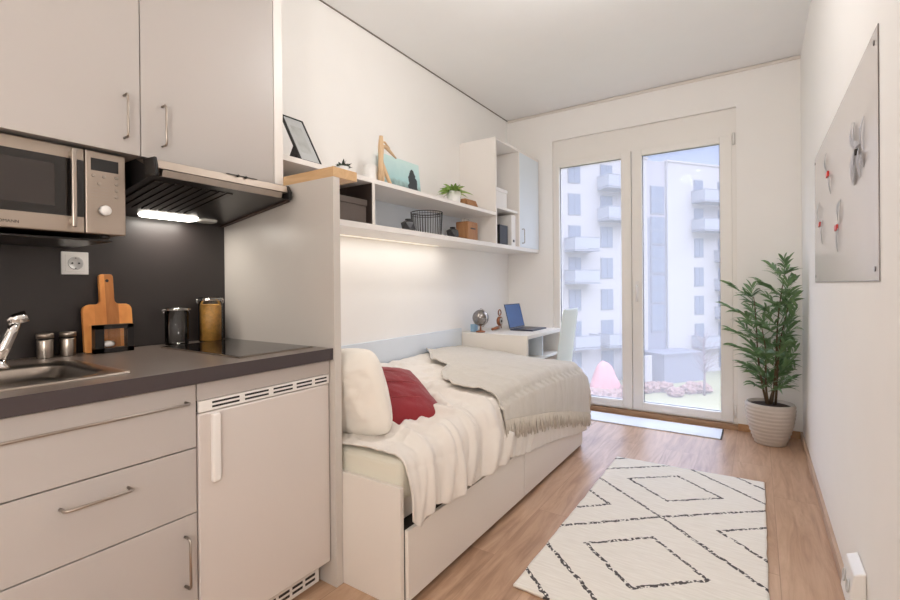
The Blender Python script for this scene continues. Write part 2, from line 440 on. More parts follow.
# ------------------------------------------------------------------ room
W, D, H, Y0 = 2.2487, 4.139, 2.681, -1.6
struct('floor', MB().box(-.1, W + .1, Y0 - .1, D + .25, -.1, 0), M['floor'])
struct('ceiling', MB().box(-.1, W + .1, Y0 - .1, D + .25, H, H + .1), M['ceil'])
struct('wall_left', MB().box(-.12, 0, Y0 - .1, D + .25, 0, H), M['wall'])
struct('wall_right', MB().box(W, W + .12, Y0 - .1, D + .25, 0, H), M['wall'])
struct('wall_front', MB().box(0, W, Y0 - .1, Y0, 0, H), M['wall'])
DX0, DX1, LZ = .447, 1.868, 2.407
wb = MB()
wb.box(0, DX0, D, D + .25, 0, H); wb.box(DX1, W, D, D + .25, 0, H); wb.box(DX0, DX1, D, D + .25, LZ, H)
struct('wall_back', wb, M['wall'])
struct('ceiling_shadow_strip', MB().box(0, .006, Y0, D, H - .006, H), mat('ceiling_shadow_grey', srgb(120, 110, 104), .8))  # grey strip painted in for the shadow line along the left ceiling edge
struct('trim_2', MB().box(.012, W, D - .012, D, H - .026, H - .004, .003), mat('ceiling_rail', srgb(226, 218, 210), .7))
struct('trim_3', MB().box(DX0, DX1, D - .012, D + .25, .0, .036, .002), M['thresh'])
struct('baseboard_right', MB().box(W - .014, W, Y0, D, 0, .05, .002), wood_mat('pale_baseboard', srgb(178, 150, 128), srgb(200, 174, 150), (12, 1, 12), 3))
bb = MB(); bb.box(DX1, W - .014, D - .014, D, 0, .05, .002); bb.box(0, DX0, D - .014, D, 0, .05, .002)
struct('baseboard_back', bb, M['oak_base'])
# entrance door in the wall behind the camera
d2 = thing('door_2', (1.5, Y0, 0), None, None, kind='structure')
MB().box(1.02, 1.98, Y0, Y0 + .03, 0, 2.08, .003).build('door_leaf', M['white'], d2)
MB().tube([(1.12, Y0 + .03, 1.02), (1.12, Y0 + .08, 1.02), (1.24, Y0 + .08, 1.02)], .009).build('handle', M['handle'], d2)

# glazed double door
door = thing('door_1', ((DX0 + DX1) / 2, D + .05, .036), None, None, kind='structure')
FY0, FY1 = D + .03, D + .10
gx = [(.506, 1.043), (1.207, 1.759)]; gz0, gz1 = .113, 2.16
fr = MB()
fr.box(DX0, DX0 + .035, FY0 - .004, FY1, .036, 2.235, .002); fr.box(DX1 - .035, DX1, FY0 - .004, FY1, .036, 2.235, .002)
fr.box(DX0 + .0352, DX1 - .0352, FY0 - .0035, FY1, 2.205, 2.235, .001); fr.box(DX0 + .035, DX1 - .035, FY0 + .01, FY1, .036, .055)
fr.box(DX0, DX1, FY0 + .004, FY1, 2.236, LZ, .002)     # roller shutter box cover
fr.build('door_frame', M['pvc'], door)
for k, (a, b) in enumerate(gx):
    x0 = DX0 + .03 if k == 0 else 1.1275; x1 = 1.1225 if k == 0 else DX1 - .03
    s = MB(); y0, y1 = FY0 - .012, FY1 - .02
    s.box(x0, a, y0, y1, .048, 2.208, .004); s.box(b, x1, y0, y1, .048, 2.208, .004)
    s.box(a, b, y0, y1, .048, gz0, .003); s.box(a, b, y0, y1, gz1, 2.208, .003)
    so = s.build('door_sash', M['pvc'], door)
    g = MB(); t = .0035
    for q in ((a, a + t, gz0, gz1), (b - t, b, gz0, gz1), (a, b, gz0, gz0 + t), (a, b, gz1 - t, gz1)):
        g.box(q[0], q[1], FY0 + .018, FY0 + .026, q[2], q[3])
    g.build('glass_seal', M['seal'], so)
    MB().box(a, b, FY0 + .02, FY0 + .024, gz0, gz1).build('glass_pane', M['pane'], so)
hd = MB(); hd.box(1.155, 1.18, FY0 - .02, FY0 - .012, .98, 1.12, .003); hd.tube([(1.167, FY0 - .02, 1.08), (1.167, FY0 - .045, 1.08), (1.167, FY0 - .048, 1.06), (1.167, FY0 - .048, .95)], .008)
hd.build('door_handle', M['white'], door)
for z in (.09, 2.13):
    MB().lathe([(.008, z), (.008, z + .09)], DX1 - .018, FY0 - .014, 12).build('hinge', M['white'], door)
# ------------------------------------------------------------------ kitchen
KB, KF, PY = .034, .7186, 1.1918
MB().box(.0005, KB, -.45, PY - .001, .8695, 1.494).build('backsplash_panel', M['splash'], None,
    'dark charcoal panel on the wall between worktop and wall cabinets', 'backsplash')
# worktop with a sink cut-out
SX0, SX1, SY0, SY1 = .27, .60, .02, .54
wt = thing('kitchen_worktop', (.37, .37, .828), 'dark grey stone-look worktop running over the base cabinet and fridge', 'worktop')
w = MB()
w.box(KB, KF - .002, SY1, PY - .001, .828, .869); w.box(KB, KF - .002, -.45, SY0, .828, .869)
w.box(KB, SX0, SY0, SY1, .828, .869); w.box(SX1, KF - .002, SY0, SY1, .828, .869)
w.build('slab', M['counter'], wt)
MB().box(KF - .002, KF, -.45, PY - .001, .828, .869, .0008).build('edge_band', M['counter_edge'], wt, 'smooth darker front edge')

def rrect(x0, x1, y0, y1, r, z, n=6):
    pts = []
    for cx, cy, a0 in ((x1 - r, y1 - r, 0), (x0 + r, y1 - r, 90), (x0 + r, y0 + r, 180), (x1 - r, y0 + r, 270)):
        for i in range(n + 1):
            a = math.radians(a0 + 90 * i / n); pts.append((cx + r * math.cos(a), cy + r * math.sin(a), z))
    return pts
def loft(mb, loops, cap=True, mi=0):
    bm = mb.bm; R_ = [[bm.verts.new(p) for p in l] for l in loops]; n = len(R_[0])
    for a, b in zip(R_, R_[1:]):
        for i in range(n):
            f = bm.faces.new((a[i], a[(i + 1) % n], b[(i + 1) % n], b[i])); f.smooth = True; f.material_index = mi
    if cap: bm.faces.new(R_[-1]).material_index = mi
sk = thing('kitchen_sink', (.44, .28, .869), 'stainless steel inset sink at the left end of the worktop', 'sink')
s = MB()
loft(s, [rrect(.235, .632, -.03, .566, .012, .8692), rrect(.235, .632, -.03, .566, .012, .8735), rrect(.24, .627, -.025, .561, .012, .8745),
         rrect(.275, .592, .03, .525, .06, .8725), rrect(.280, .587, .035, .52, .06, .866), rrect(.287, .580, .045, .512, .06, .84), rrect(.31, .56, .06, .49, .06, .835)])
s.build('basin', M['steel'], sk)
MB().lathe([(.03, .8352), (.03, .838), (.02, .837), (0.0001, .836)], .43, .30, 24).build('drain', M['chrome'], sk)
fc = thing('kitchen_faucet', (.258, .385, .8745), 'chrome mixer tap standing at the back rim of the sink', 'faucet')
MB().lathe([(.024, .8742), (.024, .88), (.017, .888), (.016, .90)], .258, .385, 24).build('base', M['chrome'], fc)
MB().tube([(.258, .385, .895), (.258, .398, .93), (.258, .413, .97), (.258, .424, 1.0)], [.016, .015, .014, .0135], 16).build('body', M['chrome'], fc)
MB().tube([(.255, .405, 1.003), (.258, .424, 1.008), (.262, .447, 1.016)], [.010, .0165, .0165], 16).build('lever_cap', M['chrome'], fc)
MB().tube([(.258, .385, .90), (.262, .37, .96), (.29, .345, 1.0), (.35, .31, 1.01), (.40, .29, .99), (.41, .285, .965)], [.011, .011, .011, .010, .010, .011], 12).build('spout', M['chrome'], fc)

# base cabinet: rail front, drawer, door
bc = thing('base_cabinet', (.37, .398, 0), 'cream kitchen base cabinet with drawers under the sink', 'cabinet')
FX = .70
MB().box(KB, .678, .100, .697, .09, .826).build('carcass', M['gap'], bc, 'dark carcass edges showing in the gaps')
MB().box(KB, .64, .100, .697, .0, .09).build('plinth', M['lam_kit'], bc)
f1 = MB().box(.681, FX, .101, .6965, .650, .824, .0012).build('drawer', M['lam_kit'], bc)
handle_horizontal(f1, FX, .12, .668, .779)
f2 = MB().box(.681, FX, .101, .6965, .4705, .6465, .0012).build('drawer', M['lam_kit'], bc)
handle_horizontal(f2, FX, .388, .525, .5985)
f3 = MB().box(.681, FX, .101, .6965, .09, .467, .0012).build('door', M['lam_kit'], bc)
handle_vertical(f3, FX, .663, .28, .414)

# fridge
fg = thing('refrigerator', (.37, .945, 0), 'white built-under fridge with vent slots between cabinet and tall panel', 'refrigerator')
MB().box(.06, .672, .706, 1.184, .09, .822).build('body', M['gap'], fg, 'dark casing seen in the gaps')
MB().box(.678, FX, .7005, 1.1885, .7755, .824, .001).build('fascia', M['lam_kit'], fg)
dr = MB().box(.66, FX, .7025, 1.1875, .092, .7385, .006, 3).build('door', M['fridge'], fg)
MB().box(FX - .002, FX + .016, .737, .762, .538, .734, .006, 3).build('handle', M['white'], dr)
vt = MB().box(.69, .699, .7045, 1.187, .7415, .7735, .001).build('vent_grille', M['white'], fg)
sl = MB()
yy = [(.748, .842), (.862, .948), (.964, 1.044), (1.058, 1.126), (1.140, 1.178)]
yy = [(.744, .83), (.848, .932), (.95, 1.026), (1.042, 1.108), (1.122, 1.176)]
for a, b in yy:
    for z in (.7488, .7608): sl.box(.6985, .6994, a, b, z, z + .0058)
sl.build('slot', M['black'], vt)
vt2 = MB().box(.60, .655, .706, 1.17, .012, .088, .001).build('vent_grille', M['white'], fg)
sl = MB()
for k in range(8):
    a = .715 + k * .056
    for z in (.026, .044, .062): sl.box(.6545, .6556, a, a + .044, z, z + .009)
sl.build('slot', M['black'], vt2)

# tall side panel + oak plank
MB().box(0, .7246, PY, 1.225, 0, 1.492, .0012).build('partition_panel', M['panel_grey'], None,
    'tall grey-cream side panel between the kitchen and the bed', 'partition')
MB().box(.004, .7246, 1.1935, 1.316, 1.4925, 1.529, .0015).build('oak_plank', M['oak'], None,
    'light oak plank lying on top of the tall panel', 'plank')

# wall cabinets
UX, UZ = .446, 1.495
def wall_cabinet(y0, y1, hy, label):
    t = thing('wall_cabinet', ((KB + UX) / 2, (y0 + y1) / 2, UZ), label, 'cabinet', 'white wall cabinets above the kitchen worktop')
    MB().box(0, UX - .021, y0, y1, UZ, 2.40).build('carcass', M['lam_kit'], t)
    d = MB().box(UX - .019, UX, y0 + .0015, y1 - .0015, UZ - .002, 2.40, .0012).build('door', M['lam_kit'], t)
    handle_vertical(d, UX, hy, UZ + .042, UZ + .167)
    return t
c1 = wall_cabinet(.075, .673, .628, 'white wall cabinet with vertical handle directly above the microwave')
c2 = wall_cabinet(.673, 1.150, .736, 'white wall cabinet directly above the extractor hood')
MB().box(.0, UX, 1.1515, 1.1915, UZ, 2.40, .001).build('filler_panel', M['lam'], None, 'narrow pale filler strip at the right end of the wall cabinets', 'panel')
MB().box(.0, UX - .03, .075, 1.19, 2.402, H - .001).build('cabinet_crown', M['wall'], None, 'plain box filling the space between wall cabinets and ceiling', 'panel')

# microwave
mw = thing('microwave_oven', (.24, .37, 1.248), 'steel microwave with dark window hanging below the left wall cabinet', 'microwave')
MB().box(.045, .40, .105, .640, 1.252, 1.486, .004).build('casing', M['black'], mw, 'black metal casing')
db = MB().box(.40, .418, .105, .5365, 1.250, 1.488, .003).build('door', M['steel_satin'], mw)
MB().box(.4175, .4195, .115, .5355, 1.294, 1.454).build('window', M['blackgloss'], db, 'black glass window')
MB().box(.4193, .4201, .165, .468, 1.318, 1.432).build('window_mesh', M['mwwin'], db)
hb = MB(); hb.box(.434, .446, .499, .511, 1.262, 1.478, .003); hb.box(.418, .436, .499, .511, 1.272, 1.286, .002); hb.box(.418, .436, .499, .511, 1.456, 1.470, .002)
hb.build('handle', M['steel'], db)
cp = MB().box(.40, .420, .5385, .641, 1.250, 1.488, .003).build('control_panel', M['steel_satin'], mw)
MB().box(.4195, .421, .552, .622, 1.432, 1.467, .0008).build('display', M['black'], cp, 'dark display')
MB().lathe([(.0145, .420), (.0145, .434), (.012, .437), (.0001, .438)], .584, 1.318, 24, axis='X').build('knob', M['white'], cp)
for (y, z) in ((.558, 1.417), (.584, 1.417), (.572, 1.395), (.616, 1.419), (.616, 1.400), (.616, 1.381), (.616, 1.362)):
    MB().lathe([(.0048, .4195), (.0048, .4222), (.0036, .4228)], y, z, 14, axis='X').build('button', M['steel'], cp)
lg = MB()
for i in range(5):
    lg.box(.4197, .4203, .551, .568, 1.385 - i * .009, 1.3865 - i * .009); lg.box(.4197, .4203, .577, .594, 1.385 - i * .009, 1.3865 - i * .009)
lg.build('printed_legend', M['steel'], cp)
def text_mesh(txt, size, mt, name, m, parent, ext=.0004):
    cu = bpy.data.curves.new('t', 'FONT'); cu.body = txt; cu.size = size; cu.extrude = ext
    ob = bpy.data.objects.new('t', cu); C.objects.link(ob)
    dg = bpy.context.evaluated_depsgraph_get(); dg.update()
    me = bpy.data.meshes.new_from_object(ob.evaluated_get(dg)); C.objects.unlink(ob); bpy.data.objects.remove(ob)
    me.transform(mt); me.transform(Matrix.Translation(-ORG[parent.name])); me.materials.clear(); me.materials.append(m)
    o = bpy.data.objects.new(name, me); C.objects.link(o); o.parent = parent; return o
# letters face +x, run along +y
RX = Matrix(((0, 0, 1, 0), (1, 0, 0, 0), (0, 1, 0, 0), (0, 0, 0, 1)))
text_mesh('BOMANN', .0108, Matrix.Translation((.4185, .346, 1.2630)) @ RX, 'lettering', M['black'], db)
for (x, y) in ((.38, .15), (.38, .60), (.08, .15), (.08, .60)): MB().lathe([(.012, 1.240), (.012, 1.252)], x, y, 12).build('foot', M['black'], mw)
MB().box(.036, .36, .11, .628, 1.234, 1.240, .001).build('bracket_shelf', M['hoodblack'], mw, 'dark metal bracket carrying the oven')

# extractor hood
hood = thing('extractor_hood', (.28, .93, 1.36), 'slim black and steel extractor hood with lit lamp above the hob', 'extractor hood')
body = MB()
poly = [(.036, 1.364), (.498, 1.430), (.505, 1.445), (.40, 1.493), (.036, 1.493)]
body.prism(poly, 'Y', .678, 1.188)
body.build('body', M['hoodblack'], hood)
MB().prism([(.506, 1.447), (.524, 1.449), (.520, 1.474), (.405, 1.4935), (.40, 1.4935)], 'Y', .676, 1.150, .001).build('front_panel', M['steel_satin'], hood)
vz = MB(); vz.prism([(.496, 1.4305), (.517, 1.427), (.523, 1.447), (.507, 1.446)], 'Y', .70, 1.128, .001)
vz.build('visor', M['steel'], hood, 'brushed steel pull-out edge')
MB().prism([(.47, 1.43), (.530, 1.425), (.532, 1.452), (.515, 1.478), (.45, 1.47)], 'Y', 1.150, 1.166, .003).build('end_cap', M['black'], hood)
MB().prism([(.47, 1.43), (.530, 1.425), (.532, 1.452), (.522, 1.482), (.45, 1.485)], 'Y', .675, .6845, .003).build('end_cap', M['black'], hood)
sw = MB(); sw.box(.5205, .524, .905, 1.02, 1.4745, 1.4765); sw.lathe([(.004, .519), (.004, .528)], .945, 1.474, 10, axis='X'); sw.lathe([(.004, .519), (.004, .528)], .975, 1.474, 10, axis='X')
sw.build('switch', M['black'], hood)
fl = MB()
sl_ = (1.430 - 1.364) / (.498 - .036)
def uz(x): return 1.364 + (x - .036) * sl_
for k in range(9):
    y = .705 + k * .030
    fl.prism([(.16, uz(.16) - .0002), (.46, uz(.46) - .0002), (.46, uz(.46) - .004), (.16, uz(.16) - .004)], 'Y', y, y + .021)
fl.build('grease_filter', M['hoodmesh'], hood)
rimh = MB(); rimh.prism([(.04, uz(.04)), (.49, uz(.49)), (.49, uz(.49) - .006), (.04, uz(.04) - .006)], 'Y', 1.168, 1.186)
rimh.build('side_rim', mat('hood_brown_rim', srgb(66, 48, 40), .4), hood)
lp = MB()
def capsule(y0, y1, xr, m0, nm, lab):
    mb = MB(); lo = []
    for dz, s_ in ((0, 1), (-.006, .92), (-.0085, .6)):
        pts = []
        for i in range(24):
            a = 2 * PI * i / 24
            yy_ = (y0 + y1) / 2 + math.cos(a) * xr * s_ + (1 if math.cos(a) > 0 else -1) * ((y1 - y0) / 2 - xr)
            xx_ = .098 + math.sin(a) * xr * s_
            pts.append((xx_, yy_, uz(xx_) - .0005 + dz))
        lo.append(pts)
    loft(mb, lo); return mb.build(nm, m0, hood, lab)
capsule(.815, 1.035, .034, M['hoodlamp'], 'lamp', 'glowing warm white lamp lens')
capsule(1.036, 1.118, .026, M['hoodlampoff'], 'lamp_cover', 'unlit clear end of the lamp lens')

# socket on the backsplash
so = thing('wall_socket', (KB, .636, 1.14), 'white single power socket on the dark backsplash', 'socket')
MB().box(KB, KB + .009, .597, .675, 1.142, 1.220, .002).build('plate', M['white'], so)
MB().box(KB + .009, KB + .011, .607, .665, 1.152, 1.210, .001).build('cover', M['white'], so)
rg = MB(); rg.lathe([(.0225, KB + .011), (.0225, KB + .0125), (.0195, KB + .0125), (.0190, KB + .0112), (.0001, KB + .0112)], .636, 1.181, 28, axis='X')
rg.build('socket_ring', M['ring'], so)
pn = MB(); pn.lathe([(.003, KB + .0112), (.003, KB + .0122)], .6265, 1.181, 10, axis='X'); pn.lathe([(.003, KB + .0112), (.003, KB + .0122)], .6455, 1.181, 10, axis='X')
pn.box(KB + .0112, KB + .0125, .634, .638, 1.197, 1.200); pn.box(KB + .0112, KB + .0125, .634, .638, 1.162, 1.165)
pn.build('contact', M['black'], so)

# hob
hb_ = thing('ceramic_hob', (.394, 1.015, .869), 'black glass cooktop set in the right end of the worktop', 'hob')
MB().box(.150, .641, .868, 1.160, .8692, .8745, .001).build('glass_top', M['blackgloss'], hb_)
tr = MB(); tr.box(.6412, .6445, .865, 1.163, .8692, .8738); tr.box(.147, .6445, .8648, .8678, .8692, .8738)
tr.build('trim', M['steel'], hb_)
# canisters
for (y, hgt, lab) in ((.540, .082, 'small steel canister on the worktop, nearer the sink'), (.601, .082, 'small steel canister on the worktop, nearer the chopping board')):
    t = thing('steel_canister', (.078, y, .869), lab, 'canister', 'steel canisters on the worktop')
    r = .0215
    MB().lathe([(r, .8693), (r + .0005, .871), (r + .0005, .925), (r - .001, .929)], .078, y, 28).build('body', M['steel'], t)
    MB().lathe([(r - .001, .929), (r - .001, .933)], .078, y, 28).build('seal', M['black'], t, 'dark seal ring under the lid')
    MB().lathe([(r + .0015, .933), (r + .0015, .946), (r, .948), (.0001, .949)], .078, y, 28).build('lid', M['steel_satin'], t)

# chopping board, tilted against the backsplash
pts = []
def arc(cy, cz, r, a0, a1, n=5):
    for i in range(n + 1):
        a = math.radians(a0 + (a1 - a0) * i / n); pts.append((cy + r * math.cos(a), cz + r * math.sin(a)))
hw, zt, ht = .077, .168, .276
arc(-hw + .008, .008, .008, 180, 270); arc(hw - .008, .008, .008, 270, 360)
arc(hw - .022, zt - .022, .022, 0, 90); arc(.022 + .016, zt + .016, .016, 270, 180); arc(.022 - .010, ht - .010, .010, 0, 90)
arc(-.022 + .010, ht - .010, .010, 90, 180); arc(-.022 - .016, zt + .016, .016, 360, 270); arc(-hw + .022, zt - .022, .022, 90, 180)
cbt = thing('chopping_board', (.085, .722, .869), 'striped wooden chopping board with handle leaning on the dark backsplash', 'chopping board')
mtx = Matrix.Translation((.083, .722, .8695)) @ Matrix.Rotation(math.radians(-7), 4, 'Y')
b_ = MB(); b_.prism(pts, 'X', -.008, .008, .0015); b_.xf(mtx)
ob = b_.build('board', M['board'], cbt)
h_ = MB(); h_.lathe([(.0055, .0075), (.0055, .0088)], 0.002, .252, 16, axis='X'); h_.xf(mtx)
h_.build('hanging_hole', M['black'], cbt)
# black display box in front of it
bx = thing('glass_display_box', (.115, .728, .869), 'small black box frame with clear window in front of the chopping board', 'display box')
f_ = MB(); ya, yb, za, zb, xa, xb = .662, .782, .8695, .966, .098, .128
f_.box(xa, xb, ya, ya + .027, za, zb); f_.box(xa, xb, yb - .020, yb, za, zb); f_.box(xa, xb, ya, yb, za, za + .016); f_.box(xa, xb, ya, yb, zb - .014, zb)
f_.build('frame', M['black'], bx)
MB().box(xb - .008, xb - .006, ya + .018, yb - .018, za + .018, zb - .014).build('window', M['glass'], bx)
MB().lathe([(.0001, .8875), (.013, .890), (.017, .899), (.013, .908), (.0001, .911)], .110, .706, 20, sy=1.3).build('white_stone', M['white'], bx)

# glass jars
def jar(x, y, r, h, label, fill=None):
    t = thing('clip_top_jar', (x, y, .869), label, 'jar', 'clip top glass jars on the worktop')
    z = .8695
    MB().lathe([(r - .003, z), (r, z + .004), (r, z + h * .86), (r - .006, z + h * .91), (r - .006, z + h * .94)], x, y, 32).build('glass_body', M['glass'], t)
    if fill: MB().lathe([(r - .005, z + .004), (r - .004, z + h * .80), (r - .012, z + h * .83), (.0001, z + h * .82)], x, y, 28).build('dry_pasta', fill, t)
    MB().lathe([(r - .001, z + h * .945), (r + .001, z + h * .96), (r - .001, z + h * .985), (r * .6, z + h), (.0001, z + h)], x, y, 32).build('lid', M['glass'], t)
    wz = MB()
    for zz in (h * .925, h * .955):
        wz.tube([(x + (r + .002) * math.cos(a), y + (r + .002) * math.sin(a), z + zz) for a in [2 * PI * i / 28 for i in range(29)]], .0016, 6, caps=False)
    for s_ in (-1, 1):
        wz.tube([(x, y + s_ * (r + .002), z + h * .95), (x, y + s_ * (r + .013), z + h * .93), (x, y + s_ * (r + .010), z + h * .85), (x, y + s_ * (r + .001), z + h * .90)], .0016, 6)
    wz.build('wire_clasp', M['chrome'], t)
jar(.096, .950, .042, .148, 'empty clip top glass jar on the worktop, shorter of the two')
jar(.090, 1.092, .046, .185, 'tall clip top glass jar full of orange dry pasta', M['pasta'])

# ------------------------------------------------------------------ bed
BX, BY0, BY1 = 1.0, 1.228, 3.18
bed = thing('daybed', (.5, 2.2, 0), 'white storage daybed along the left wall', 'bed')
f_ = MB(); f_.box(.004, .995, 1.2265, 1.246, 0, .410, .002); f_.build('end_panel', M['lam_warm'], bed)
MB().box(.004, .995, 3.162, BY1, 0, .410, .002).build('end_panel', M['lam_warm'], bed)
MB().box(.925, .945, 1.246, 3.162, .264, .408, .001).build('side_rail', M['lam_warm'], bed)
MB().box(.05, .994, 1.25, 3.16, .02, .255).build('drawer_box', M['gap'], bed, 'dark inside of the drawers seen in the slot')
for a, b in ((1.249, 2.205), (2.211, 3.160)):
    MB().box(.995, 1.010, a, b, .022, .262, .0015).build('drawer', M['lam_warm'], bed)
MB().box(.004, .925, 1.246, 3.162, .30, .345).build('slat_base', M['lam_warm'], bed)
MB().box(.02, .982, 1.2475, 3.158, .345, .492, .025, 4).build('mattress', M['mattress'], None, 'cream green foam mattress showing at the near corner of the bed', 'mattress')
MB().box(.001, .019, 1.226, 3.235, .35, .752, .002).build('wall_board', M['lam_blue'], None, 'low pale board on the wall alongside the bed', 'wall panel')

def nz(x, y, z=0): return noise.noise(Vector((x, y, z)))
def lerp(tab, y):
    for (a, va), (b, vb) in zip(tab, tab[1:]):
        if y <= b: return va + (vb - va) * max(0, (y - a)) / (b - a)
    return tab[-1][1]
TOP = [(1.2, .500), (1.5, .503), (1.75, .515), (2.0, .562), (2.3, .572), (2.7, .562), (3.1, .535), (3.3, .52)]
WZ = [(1.2, .51), (1.9, .55), (2.3, .592), (2.7, .600), (3.2, .58)]
def base_top(x, y):
    k = max(0, min(1, x / .9)); k = k * k * (3 - 2 * k)
    return lerp(WZ, y) * (1 - k) + lerp(TOP, y) * k
def section(s, y, zb, lift, wr, edge=1.0):
    """s runs 0..1 from the wall over the bed edge and down to zb"""
    top_len = .96; zt_ = base_top(.95, y) + lift; hang = max(.02, zt_ - zb)
    tot = top_len + hang; d = s * tot; R_ = .05
    if d < top_len - R_:
        x = .032 + d; z = base_top(x, y) + lift; nrm = (0, 0, 1)
    elif d < top_len + R_ * .57:
        a = (d - (top_len - R_)) / (R_ * 1.57) * PI / 2
        x = .032 + top_len - R_ + math.sin(a) * R_; z = zt_ - R_ + math.cos(a) * R_; nrm = (math.sin(a), 0, math.cos(a))
    else:
        e_ = d - (top_len + R_ * .57); x = .032 + top_len + .035 * min(1, e_ / .1) ** .5 * .6 + lift * .6; z = zt_ - R_ - e_; nrm = (1, 0, 0)
    x += (edge - 1.0)
    return Vector((x, y, z)), Vector(nrm), d
HEM = [(1.235, .32), (1.275, .286), (1.36, .332), (1.46, .308), (1.55, .334), (1.62, .324), (1.66, .304), (1.75, .338), (1.83, .308), (1.95, .318), (2.15, .276), (2.5, .232), (2.7, .205), (3.0, .150), (3.25, .125)]
def fold(y, s, d, k):
    # folds lean with the pull of the cloth
    u = y * 1.0 - .35 * (1 - s)
    f = nz(u * 9, d * 1.3, k) * .6 + nz(u * 21, d * 2.2, k + 5) * .3
    ridge = (1 - abs(nz(u * 7 + 3, d * 1.1 + 2, k + 9)) * 2.4)
    return f * .5 + max(0, ridge) ** 2 * .5
FR = random.Random(31)
FOLDS = [(1.34 + .072 * k + FR.random() * .04, -.25 - .5 * FR.random(), .014 + .014 * FR.random(), .016 + .018 * FR.random(), .35 + .4 * FR.random()) for k in range(13)]
FOLDS += [(2.25 + .09 * k + FR.random() * .05, -.2 * FR.random(), .016, .008, .80) for k in range(10)]
def crease(y, s):
    t = 0
    for y0, sl_, w_, a_, s0 in FOLDS:
        yc = y0 + sl_ * (s - 1.0) + .02 * math.sin(s * 9 + y0 * 40)
        k = max(0, min(1, (s - s0) / .22)); ww = w_ * (1.3 - .4 * s)
        t += a_ * k * math.exp(-((y - yc) / ww) ** 2)
    return t
def duvet_pt(u, v):
    y = 1.238 + v * (3.20 - 1.238)
    s = u
    p, n_, d = section(s, y, lerp(HEM, y), .0, 0)
    hangk = max(0, min(1, (d - .75) / .3))
    near = max(0, min(1, (y - 1.24) / .2))
    amp = .020 + .022 * hangk
    damp = 1 if y < 1.78 else max(.15, 1 - (y - 1.78) * 3.2)
    if s < .55: damp = 1 if y < 2.2 else max(.2, 1 - (y - 2.2) * 3)
    w_ = fold(y, s, d, 1.0) * amp * damp * (.35 + .65 * near)
    w_ += damp * .016 * (max(0, 1 - abs(nz(p.x * 5 + y * 4, y * 5 - p.x * 3, 3)) * 4) ** 2 + .4 * nz(p.x * 14, y * 14, 4)) * (.3 + .7 * near) + .004 * nz(p.x * 34, y * 34, 8)
    w_ += crease(y, s) * max(.10, min(1, (2.0 - y) / .15) if s < .9 else min(1, 1.0 if y < 2.0 else .45))
    p = p + n_ * (w_ + .006)
    # the near edge lies flat behind the pillow and sweeps down to a corner at the front
    if y < 1.30: p.y += (1.30 - y) * .25 * math.sin(d * 9) * (1 - hangk)
    if hangk > .2 and y < 1.6: p.y += .03 * (hangk - .2) * (1.6 - y) * 2.0
    p.z = max(p.z, .496) if p.x < .975 and d < .9 else p.z
    return p
dv = MB(); dv.grid(duvet_pt, 190, 300)
dv.build('duvet', M['duvet'], None, 'crumpled off-white linen duvet hanging over the front of the daybed', 'duvet', mods=[solid(.006, 1)])

def throw_pt(u, v):
    # left edge of the throw runs diagonally from the wall to the bed front
    s = u
    yl = lerp([(0, 2.72), (.10, 2.60), (.22, 2.42), (.38, 2.34), (.46, 2.16), (.55, 2.05), (.66, 1.97), (1.0, 1.925)], s)
    y = yl + v * (3.200 - yl)
    zb = lerp([(1.9, .500), (2.2, .455), (2.5, .405), (2.8, .345), (3.12, .265), (3.3, .235)], y)
    p, n_, d = section(s, y, zb, .030, 0)
    w_ = fold(y, s, d, 4.0) * .009 + .005 * nz(p.x * 8, y * 8, 6) + .002 * nz(p.x * 40, y * 40, 2) + .004
    w_ += .010 * math.exp(-((v) / .02) ** 2) * (1 + nz(s * 20, 0, 3))
    p = p + n_ * w_
    if v > .93:
        k = (v - .93) / .07; p.z -= k * k * .10 * (1 if d < 1.0 else .3); p.y += .01
    return p
th = thing('throw_blanket', (.6, 2.7, .58), 'beige woven throw with fringed edge over the far end of the bed', 'throw')
t_ = MB(); t_.grid(throw_pt, 110, 150)
t_.build('blanket', M['throw'], th, mods=[solid(.005, 1)])
fr_ = MB(); rnd = random.Random(3)
for i in range(150):
    v = (i + .5) / 150
    p = throw_pt(1.0, v) + Vector((.004, 0, .003)); L = .070 + rnd.random() * .03
    dy_, dx_ = (rnd.random() - .5) * .03, rnd.random() * .012
    m1 = p + Vector((dx_ * .7, dy_ * .3 + (rnd.random() - .5) * .012, -L * .5)); m2 = p + Vector((dx_, dy_, -L))
    fr_.tube([p, m1, m2], [.0045, .0038, .0022], 5)
for i in range(60):
    s = .35 + .65 * (i + .5) / 60
    p = throw_pt(s, 1.0) + Vector((0, .003, 0)); L = .07
    fr_.tube([p, p + Vector((rnd.random() * .01, .008, -L * .5)), p + Vector((rnd.random() * .02, .008, -L))], [.0045, .0038, .0022], 5)
fr_.build('fringe', M['fringe'], th, 'thin twisted tassels along the lower edge', kind='stuff')

